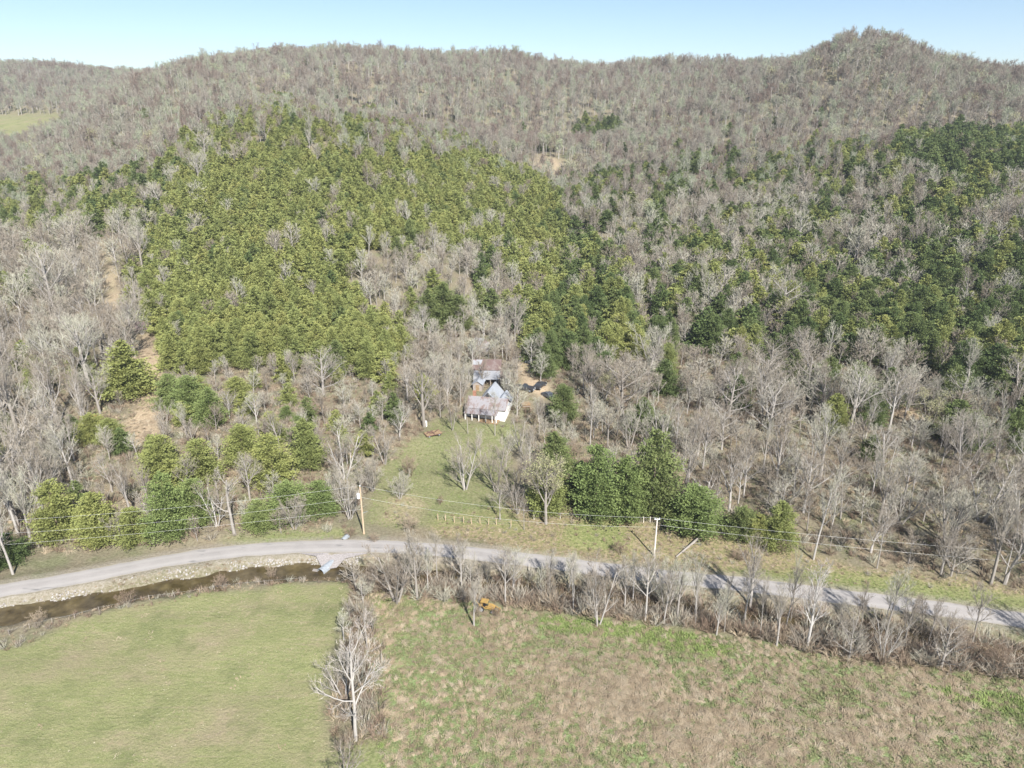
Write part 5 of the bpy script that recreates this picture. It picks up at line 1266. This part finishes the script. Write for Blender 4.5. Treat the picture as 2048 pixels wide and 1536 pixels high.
LM = [(972, 825, 'the farmhouse'), (970, 745, 'the barn'), (470, 1000, 'the tall dead white snag'), (1565, 600, 'the huge wide-spreading tree'), (1243, 780, 'the very wide silvery tree'),
 (1990, 850, 'the cone-shaped bare tree'), (285, 830, 'the straw-coloured clearing'), (262, 740, 'the large pyramid-shaped cedar'), (1300, 940, 'the tallest roadside cedar'), (726, 1020, 'the transformer pole'),
 (1310, 1080, 'the bleached utility pole'), (972, 1213, 'the yellow tractor'), (1620, 1210, 'the white sycamore'), (710, 1370, 'the tall hedgerow tree'), (657, 1125, 'the culvert'), (1105, 330, 'the bare earth patch'),
 (1958, 500, 'the pink redbud'), (647, 740, 'the V-shaped tree'), (630, 585, 'the feathery tree in the stand'), (1980, 1060, 'the tall forked roadside tree'), (110, 560, 'the huge branching tree at left'),
 (1555, 1050, 'the conical roadside cedar'), (820, 940, 'the round brown lawn shrub'), (1210, 260, 'the far evergreen knot'), (1740, 60, 'the hill peak'), (1385, 1020, 'the rounded bright cedar'), (340, 790, 'the bright green cedar clump'), (300, 400, 'the large round pale tree'),
 (1550, 710, 'the tree below the huge one'), (1640, 880, 'the broad whitish grove tree'), (1085, 690, 'the tree by the tarps'), (1881, 1280, 'the wide low creekside tree'), (1800, 640, 'the fan tree among the cedars'), (1990, 640, 'the tall grey tree at right'), (1700, 540, 'the middle right slope'), (1400, 430, 'the round pale slope tree'), (560, 250, 'the top of the stand'), (1100, 620, 'the dark gap of the hollow'), (900, 120, 'the middle of the ridge'), (400, 120, 'the left end of the ridge')]
ORD = ['nearest', 'second', 'third', 'fourth', 'fifth', 'sixth', 'seventh', 'eighth', 'ninth', 'tenth', 'eleventh', 'twelfth', 'thirteenth', 'fourteenth', 'fifteenth', 'sixteenth', 'seventeenth', 'eighteenth', 'nineteenth', 'twentieth']
def relabel(lst, firsts):
    """a label of its own for each tree: its look, then its place in the order counted away from a landmark"""
    bins = {}
    for n_, (t, first) in enumerate(zip(lst, firsts)):
        x, y = t[7], t[8]-t[9]*FPX*0.5
        d_, k = min((math.hypot(x-a, (y-b)*1.3), k) for k, (a, b, _) in enumerate(LM)); dx, dy = x-LM[k][0], y-LM[k][1]
        way = ('right' if dx > 0 else 'left') if abs(dx) > abs(dy)*1.2 else ('uphill' if dy < 0 else 'downhill')
        bins.setdefault((first, k, way), []).append((d_, n_))
    out = [None]*len(lst)
    for (first, k, way), v in bins.items():
        for r_, (_, n_) in enumerate(sorted(v)):
            out[n_] = '%s, %s one %s of %s' % (first, ORD[min(r_, 19)], way, LM[k][2]) if way in ('uphill', 'downhill') else '%s, %s one to the %s of %s' % (first, ORD[min(r_, 19)], way, LM[k][2])
    return out
ced = sorted([t for t in trees if t[0] == 'c'], key=lambda t: -t[9]*inframe(t)); bar = sorted([t for t in trees if t[0] == 'b'], key=lambda t: -t[9]*inframe(t)); bud = [t for t in trees if t[0] == 'u']
nC, nB = 300-len(HAND_CEDAR), 300-len(HAND_BARE)
print('cedars', len(ced), 'bare', len(bar), 'bud', len(bud))
def size_word(h, lo, hi): return 'small' if h < lo else 'tall' if h > hi else 'medium'
cl = ced[:nC]; bl = bar[:nB]
cf = [size_word(t[4], 9.3, 11.2)+' '+{'cedar': 'olive cedar', 'cedar_dark': 'dark cedar', 'cedar_fresh': 'fresh-green cedar'}[t[6]] for t in cl]
for t, lab in zip(cl, relabel(cl, cf)):
    place_cedar((t[1], t[2], t[3]), t[4], t[5], random.randrange(6), t[6], lab, 'cedars '+ZN[t[10]])
BV = {'creek': (1, 2, 3, 10, 2, 1), 'hedge': (8, 3), 'lgrove': (0, 1, 2, 9, 10), 'pale grove': (0, 1, 2, 3, 4, 9, 10), 'llow': (0, 3, 8, 9), 'yardwood': (1, 2, 3, 10), 'houseright': (3, 8, 2, 9)}
SH = {0: 'round', 1: 'upright', 2: 'slender', 3: 'forked', 4: 'spreading', 8: 'bushy', 9: 'crooked', 10: 'oval'}
bv = [random.choice(BV.get(t[10], (0, 1, 2, 3, 9, 10))) for t in bl]
bf = [size_word(t[4], 7.5, 12)+' '+SH[v]+' bare tree' for t, v in zip(bl, bv)]
for t, v, lab in zip(bl, bv, relabel(bl, bf)):
    place_bare((t[1], t[2], t[3]), t[4], v, lab, 'bare trees '+ZN[t[10]], wide=t[5])
# budding trees on the far slopes: one mesh each
for t, lab in zip(bud[:120], relabel(bud[:120], ['pale yellow-green tree']*120)):
    s = t[4]/BUDFAR[0]; o = bpy.data.objects.new('budding_tree', BUDFAR[1]); o.location = (t[1], t[2], t[3]); o.rotation_euler = (0, 0, random.uniform(0, 6.28)); o.scale = (s*1.2, s*1.2, s)
    link(o); tag(o, lab, 'tree', 'budding trees on the far slopes')
def mass(name, lst, kinds, pick, label, cat):
    if not lst: return
    P = np.array([(t[1], t[2], t[3]) for t in lst]); n = len(P); ix = np.array([pick(t) for t in lst])
    hs = np.array([t[4] for t in lst]); ws = np.array([t[5] for t in lst]); 
    h0 = np.array([kinds[k][0] for k in ix]); rz_ = rng.uniform(0, 6.28, n)
    if cat == 'cedars': R0 = np.array([kinds[k][1] for k in ix]); sx = ws/(1.9*R0)
    else: sx = hs/h0*ws
    lean = 0.05 if cat != 'cedars' else 0.02
    scatter(name, [k[-1] for k in kinds], P, np.c_[rng.normal(0, lean, n), rng.normal(0, lean, n), rz_], np.c_[sx, sx, hs/h0], ix, label=label, cat=cat)
ck = FARC['cedar']+FARC['cedar_dark']
mass('cedar_forest', ced[nC:], ck, lambda t: random.randrange(3)+(3 if t[6] == 'cedar_dark' else 0), 'mass of farther evergreen cedars covering the middle hillsides', 'cedars')
bk = FARMID+FAR
mass('bare_forest', bar[nB:], bk, lambda t: random.randrange(4) if t[11] < 340 else 4+random.randrange(4), 'mass of farther leafless grey-brown trees covering hillsides and ridges', 'forest')

# ------------------------------------------------------------------ undergrowth, meadow, rocks
def small_brush(seed, h, n, mat, spread=1.0, wd=0.03):
    r = random.Random(seed); mb = MB()
    for k in range(n):
        a = r.uniform(0, 6.28); o_ = r.random()*spread*0.35; p = V3(math.cos(a)*o_, math.sin(a)*o_, -0.1)
        d = V3(math.cos(a)*r.uniform(.1, .9)*spread, math.sin(a)*r.uniform(.1, .9)*spread, 1).normalized(); L = h*r.uniform(.5, 1)
        q1 = p+d*L*0.5; e = q1+(d+rnd_dir(r)*0.35+V3(0, 0, -0.1)).normalized()*L*0.5; s = d.orthogonal().normalized()*wd; s.rotate(mathutils.Quaternion(d, r.uniform(0, 3.14)))
        mb.add([p-s, p+s, q1+s*.8, q1-s*.8, e], [(0, 1, 2, 3), (3, 2, 4)])
        for j in range(3):
            b0 = p.lerp(q1, r.uniform(.4, 1)); e2 = b0+(d+rnd_dir(r)*0.8).normalized()*L*r.uniform(.25, .5); mb.add([b0-s*.6, b0+s*.6, e2], [(0, 1, 2)])
    return mb.mesh('brush', [mat])
BRUSH = [small_brush(1, 2.2, 26, M['brush'], 1.0), small_brush(2, 1.6, 24, M['brush'], 1.2), small_brush(3, 2.6, 24, M['twig'], 0.9), small_brush(4, 1.2, 26, M['straw'], 1.3, 0.04)]
def pts_in(polys, spc, zoff=0, Ymax=260, xlim=(-420, 2470)):
    xs = np.arange(-190, 190, spc); ysz = np.arange(54, Ymax, spc); X, Y = np.meshgrid(xs, ysz); X = X.ravel()+rng.uniform(-spc/2, spc/2, X.size); Y = Y.ravel()+rng.uniform(-spc/2, spc/2, Y.size)
    zz = H(X, Y); px, py, dp = project(np.c_[X, Y, zz]); m_ = np.zeros(len(X), bool)
    for p in polys: m_ |= inpoly(px, py, p)
    m_ &= (px > xlim[0]) & (px < xlim[1]) & (py < 1620)
    return X[m_], Y[m_], zz[m_]+zoff, px[m_], py[m_]
CREEKB = [(740, 1140), (1100, 1160), (1500, 1215), (2048, 1285), (2500, 1340), (2500, 1440), (2048, 1360), (1700, 1325), (1500, 1275), (1100, 1225), (760, 1190), (700, 1180)]
HEDGEB = [(700, 1165), (740, 1165), (745, 1260), (770, 1300), (770, 1480), (670, 1500), (655, 1430), (700, 1280)]
LEFTB = [(-300, 1320), (0, 1262), (260, 1205), (430, 1172), (700, 1135), (700, 1165), (560, 1170), (430, 1188), (260, 1220), (160, 1240), (100, 1270), (30, 1300), (-300, 1370)]
WOODS = [(160, 720), (310, 700), (780, 690), (1100, 640), (1740, 690), (2048, 800), (2500, 850), (2500, 1240), (2048, 1190), (1650, 1110), (1450, 1080), (1080, 1000), (1060, 860), (860, 850), (720, 1000), (700, 1060), (60, 1110), (-300, 1180), (-300, 600), (160, 600)]
parts = []
for polys, spc, sc in (([CREEKB], 0.9, (0.7, 1.6)), ([HEDGEB], 1.0, (0.6, 1.2)), ([LEFTB], 1.1, (0.25, 0.65)), ([WOODS], 1.7, (0.4, 1.15)), ([SLOPE, DRY], 2.2, (0.25, 0.5))):
    X, Y, zz, px, py = pts_in(polys, spc); d1, _ = path_dist(X, Y, ROAD); d2, _ = path_dist(X, Y, CREEK)
    keep = (d1 > 2.6+0.8*sc[1]) & (d2 > 0.8)
    if polys[0] is WOODS:
        for nt_ in NOTREE[3:]: keep &= ~inpoly(px, py, nt_) | (rng.random(len(X)) < 0.03)
    for u in used[:13]: keep &= (X-u[0])**2+(Y-u[1])**2 > u[2]**2
    nn = keep.sum(); s = rng.uniform(sc[0], sc[1], nn); kk = rng.integers(0, 4, nn)
    if polys[0] is WOODS: kk = rng.choice([0, 1, 2, 3], nn, p=[.3, .25, .25, .2])
    parts.append((np.c_[X, Y, zz][keep], s, kk))
P = np.concatenate([p[0] for p in parts]); s = np.concatenate([p[1] for p in parts]); kk = np.concatenate([p[2] for p in parts]); n = len(P)
print('brush', n)
scatter('undergrowth', BRUSH, P, np.c_[rng.normal(0, .12, n), rng.normal(0, .12, n), rng.uniform(0, 6.28, n)], np.c_[s*1.15, s*1.15, s], kk, label='tangled leafless brush along the creek, hedgerow and woodland floor', cat='undergrowth')

def tuft(seed, n, L, mat, flat, wd=0.022, dirn=None):
    r = random.Random(seed); mb = MB()
    for k in range(n):
        a = r.gauss(0, 0.7) if dirn else r.uniform(0, 6.28); p = V3(r.uniform(-.22, .22), r.uniform(-.22, .22), -0.02); l = L*r.uniform(.5, 1.1); o_ = V3(math.cos(a), math.sin(a), 0)
        q1 = p+o_*l*0.35*flat+V3(0, 0, l*0.55*(1.1-flat)); e = q1+o_*l*0.6*flat+V3(0, 0, l*(0.5-0.75*flat)); e.z = max(e.z, 0.02)
        s = o_.cross(V3(0, 0, 1))*wd
        mb.add([p-s, p+s, q1+s, q1-s, e], [(0, 1, 2, 3), (3, 2, 4)])
    return mb.mesh('tuft', [mat])
TUFT = [tuft(1, 24, 1.6, M['straw'], 0.85, 0.02, True), tuft(2, 22, 1.1, M['straw'], 0.65, 0.02, True), tuft(3, 18, 0.55, M['grass'], 0.45, 0.03), tuft(4, 18, 0.4, M['grass'], 0.5, 0.03), tuft(5, 18, 0.45, M['weed'], 0.4, 0.035), tuft(6, 16, 0.22, M['grass'], 0.6, 0.02), tuft(7, 14, 0.24, M['straw'], 0.8, 0.02)]
X, Y, zz, px, py = pts_in([MEADOW], 0.38, 0, 110)
f1 = vnoise(X, Y, 7, 51)*0.45+vnoise(X, Y, 1.6, 52)*0.25+rng.normal(0, 0.28, len(X))
cen = np.exp(-((px-1270)/330)**2-((py-1420)/95)**2); f1 = f1-0.52+0.80*cen+0.35*np.exp(-((px-1800)/260)**2-((py-1440)/70)**2); f1 = np.where((px > 760) & (px < 960), f1-0.2, f1)
kk = np.where(f1 > 0.02, rng.integers(0, 2, len(X)), np.where(rng.random(len(X)) < 0.22, rng.integers(0, 2, len(X)), rng.integers(2, 4, len(X))))
lu = inpoly(px, py, LUSH) | inpoly(px, py, LUSH2) | inpoly(px, py, LUSH3); kk = np.where(lu & (rng.random(len(X)) < .6), 4, kk)
n = len(X); wd_ = vnoise(X, Y, 6, 55)*2.2+vnoise(X, Y, 1.8, 56)*1.6
s = rng.uniform(.6, 1.25, n); print('meadow', n)
scatter('meadow_grass', TUFT[:5], np.c_[X, Y, zz], np.c_[rng.normal(0, .1, n), rng.normal(0, .1, n), wd_+rng.normal(0, .4, n)], np.c_[s, s, s*rng.uniform(.7, 1.3, n)], kk, label='matted straw and green tufts covering the rough meadow', cat='grass')
X, Y, zz, px, py = pts_in([FIELD], 0.62, 0, 110); n = len(X)
f1 = vnoise(X, Y, 7, 61)*.6+vnoise(X, Y, 2, 62)*.5; kk = np.where(f1 > 0.35, 6, 5)-5; s = rng.uniform(.5, 1.1, n); big = rng.random(n) < 0.008; kk = np.where(big, 1, kk); s = np.where(big, s*2.6, s)
scatter('field_grass', TUFT[5:], np.c_[X, Y, zz], np.c_[rng.normal(0, .1, n), rng.normal(0, .1, n), rng.uniform(0, 6.28, n)], np.c_[s, s, s*0.8], kk, label='short green grass of the mown field at lower left', cat='grass')
X, Y, zz, px, py = pts_in([VERGE, VERGE2, LUSH5, LUSH4, SLOPE, YARD, [(-300, 1260), (0, 1185), (342, 1125), (640, 1105), (640, 1150), (342, 1180), (0, 1240), (-300, 1320)], [(720, 1100), (1200, 1145), (2048, 1245), (2048, 1330), (1200, 1215), (720, 1170)]], 0.6, 0, 175)
d1, _ = path_dist(X, Y, ROAD); d2, _ = path_dist(X, Y, CREEK); kp = (d1 > 2.5) & (d2 > 2.3); X, Y, zz, px, py = X[kp], Y[kp], zz[kp], px[kp], py[kp]; n = len(X)
gv = inpoly(px, py, VERGE) | inpoly(px, py, VERGE2) | inpoly(px, py, LUSH5) | inpoly(px, py, YARD)
kk = np.where(gv, rng.choice([2, 3, 4], n, p=[.35, .35, .3]), rng.choice([0, 1, 2, 3], n, p=[.3, .3, .2, .2])); s = rng.uniform(.35, .8, n)
scatter('roadside_grass', TUFT[:5], np.c_[X, Y, zz], np.c_[rng.normal(0, .1, n), rng.normal(0, .1, n), rng.uniform(0, 6.28, n)], np.c_[s, s, s*0.8], kk, label='green and straw grass on the road verges, bank and farmhouse lawn', cat='grass')
X, Y, zz, px, py = pts_in([WOODS], 1.35, 0, 240); kp = np.ones(len(X), bool)
for u in used[:13]: kp &= (X-u[0])**2+(Y-u[1])**2 > u[2]**2
kp &= vnoise(X, Y, 6, 81) > -0.35; X, Y, zz = X[kp], Y[kp], zz[kp]; n = len(X); s = rng.uniform(.8, 1.7, n); gr = vnoise(X, Y, 9, 82)
kk = np.where(gr+rng.normal(0, .3, n) > 0.1, rng.integers(2, 4, n), rng.integers(0, 2, n))
scatter('woodland_grass', TUFT[:4], np.c_[X, Y, zz], np.c_[rng.normal(0, .1, n), rng.normal(0, .1, n), rng.uniform(0, 6.28, n)], np.c_[s, s, s*0.7], kk, label='dry straw and grass clumps scattered on the woodland floor', cat='grass')
# limestone riprap on the left creek bank
def rock(seed):
    r = random.Random(seed); mb = MB(); ico = []
    import bmesh as bm_
    b = bm_.new(); bm_.ops.create_icosphere(b, subdivisions=1, radius=0.3)
    vs = [(v.co.x*r.uniform(.8, 1.3), v.co.y*r.uniform(.8, 1.2), v.co.z*r.uniform(.5, .9)) for v in b.verts]; fs = [tuple(v.index for v in f.verts) for f in b.faces]; b.free()
    mb.add(vs, fs); return mb.mesh('rock', [M['rock']])
ROCK = [rock(k) for k in range(5)]
RB = [(-300, 1290), (0, 1205), (171, 1170), (342, 1140), (513, 1118), (620, 1108), (720, 1108), (720, 1155), (600, 1155), (513, 1155), (342, 1185), (171, 1215), (0, 1245)]
X, Y, zz, px, py = pts_in([RB], 0.3, -0.02, 120); d1, _ = path_dist(X, Y, ROAD); d2, _ = path_dist(X, Y, CREEK)
kp = (d2 > 1.7) & (d2 < 5.0) & (d1 > 2.6) & (rng.random(len(X)) < np.clip(0.75+vnoise(X, Y, 5, 71)*1.1-(d2-2.6)*0.25, 0.05, 1)) & (Y > np.interp(X, CREEK[:, 0], CREEK[:, 1])); X, Y, zz = X[kp], Y[kp], zz[kp]; n = len(X); s = rng.uniform(.25, .85, n); print('rocks', n)
scatter('riprap', ROCK, np.c_[X, Y, zz], rng.uniform(0, 6.28, (n, 3)), np.c_[s, s, s], rng.integers(0, 5, n), label='pale limestone rocks lining the creek bank below the road', cat='rocks')

# ------------------------------------------------------------------ haze: one closed box round everything
if HAZE_DENSITY > 0:
    mb = MB(); zlo = float(GZ.min())-1.0; zhi = 175.0; x0, x1, y0, y1 = gx[0]-5, gx[-1]+5, gy[0]-5, gy[-1]+5
    mb.box(((x0+x1)/2, (y0+y1)/2, (zlo+zhi)/2), (x1-x0, y1-y0, zhi-zlo))
    hm = bpy.data.materials.new('haze_air'); hm.use_nodes = True; hn = hm.node_tree; hn.nodes.clear()
    ho = hn.nodes.new('ShaderNodeOutputMaterial'); pv = hn.nodes.new('ShaderNodeVolumePrincipled'); pv.inputs['Density'].default_value = HAZE_DENSITY
    pv.inputs['Color'].default_value = (0.86, 0.92, 1.0, 1); pv.inputs['Anisotropy'].default_value = 0.2
    hn.links.new(pv.outputs[0], ho.inputs['Volume'])
    tag(mb.build('haze', hm), kind='stuff', label='thin pale daylight haze over the valley', cat='haze')
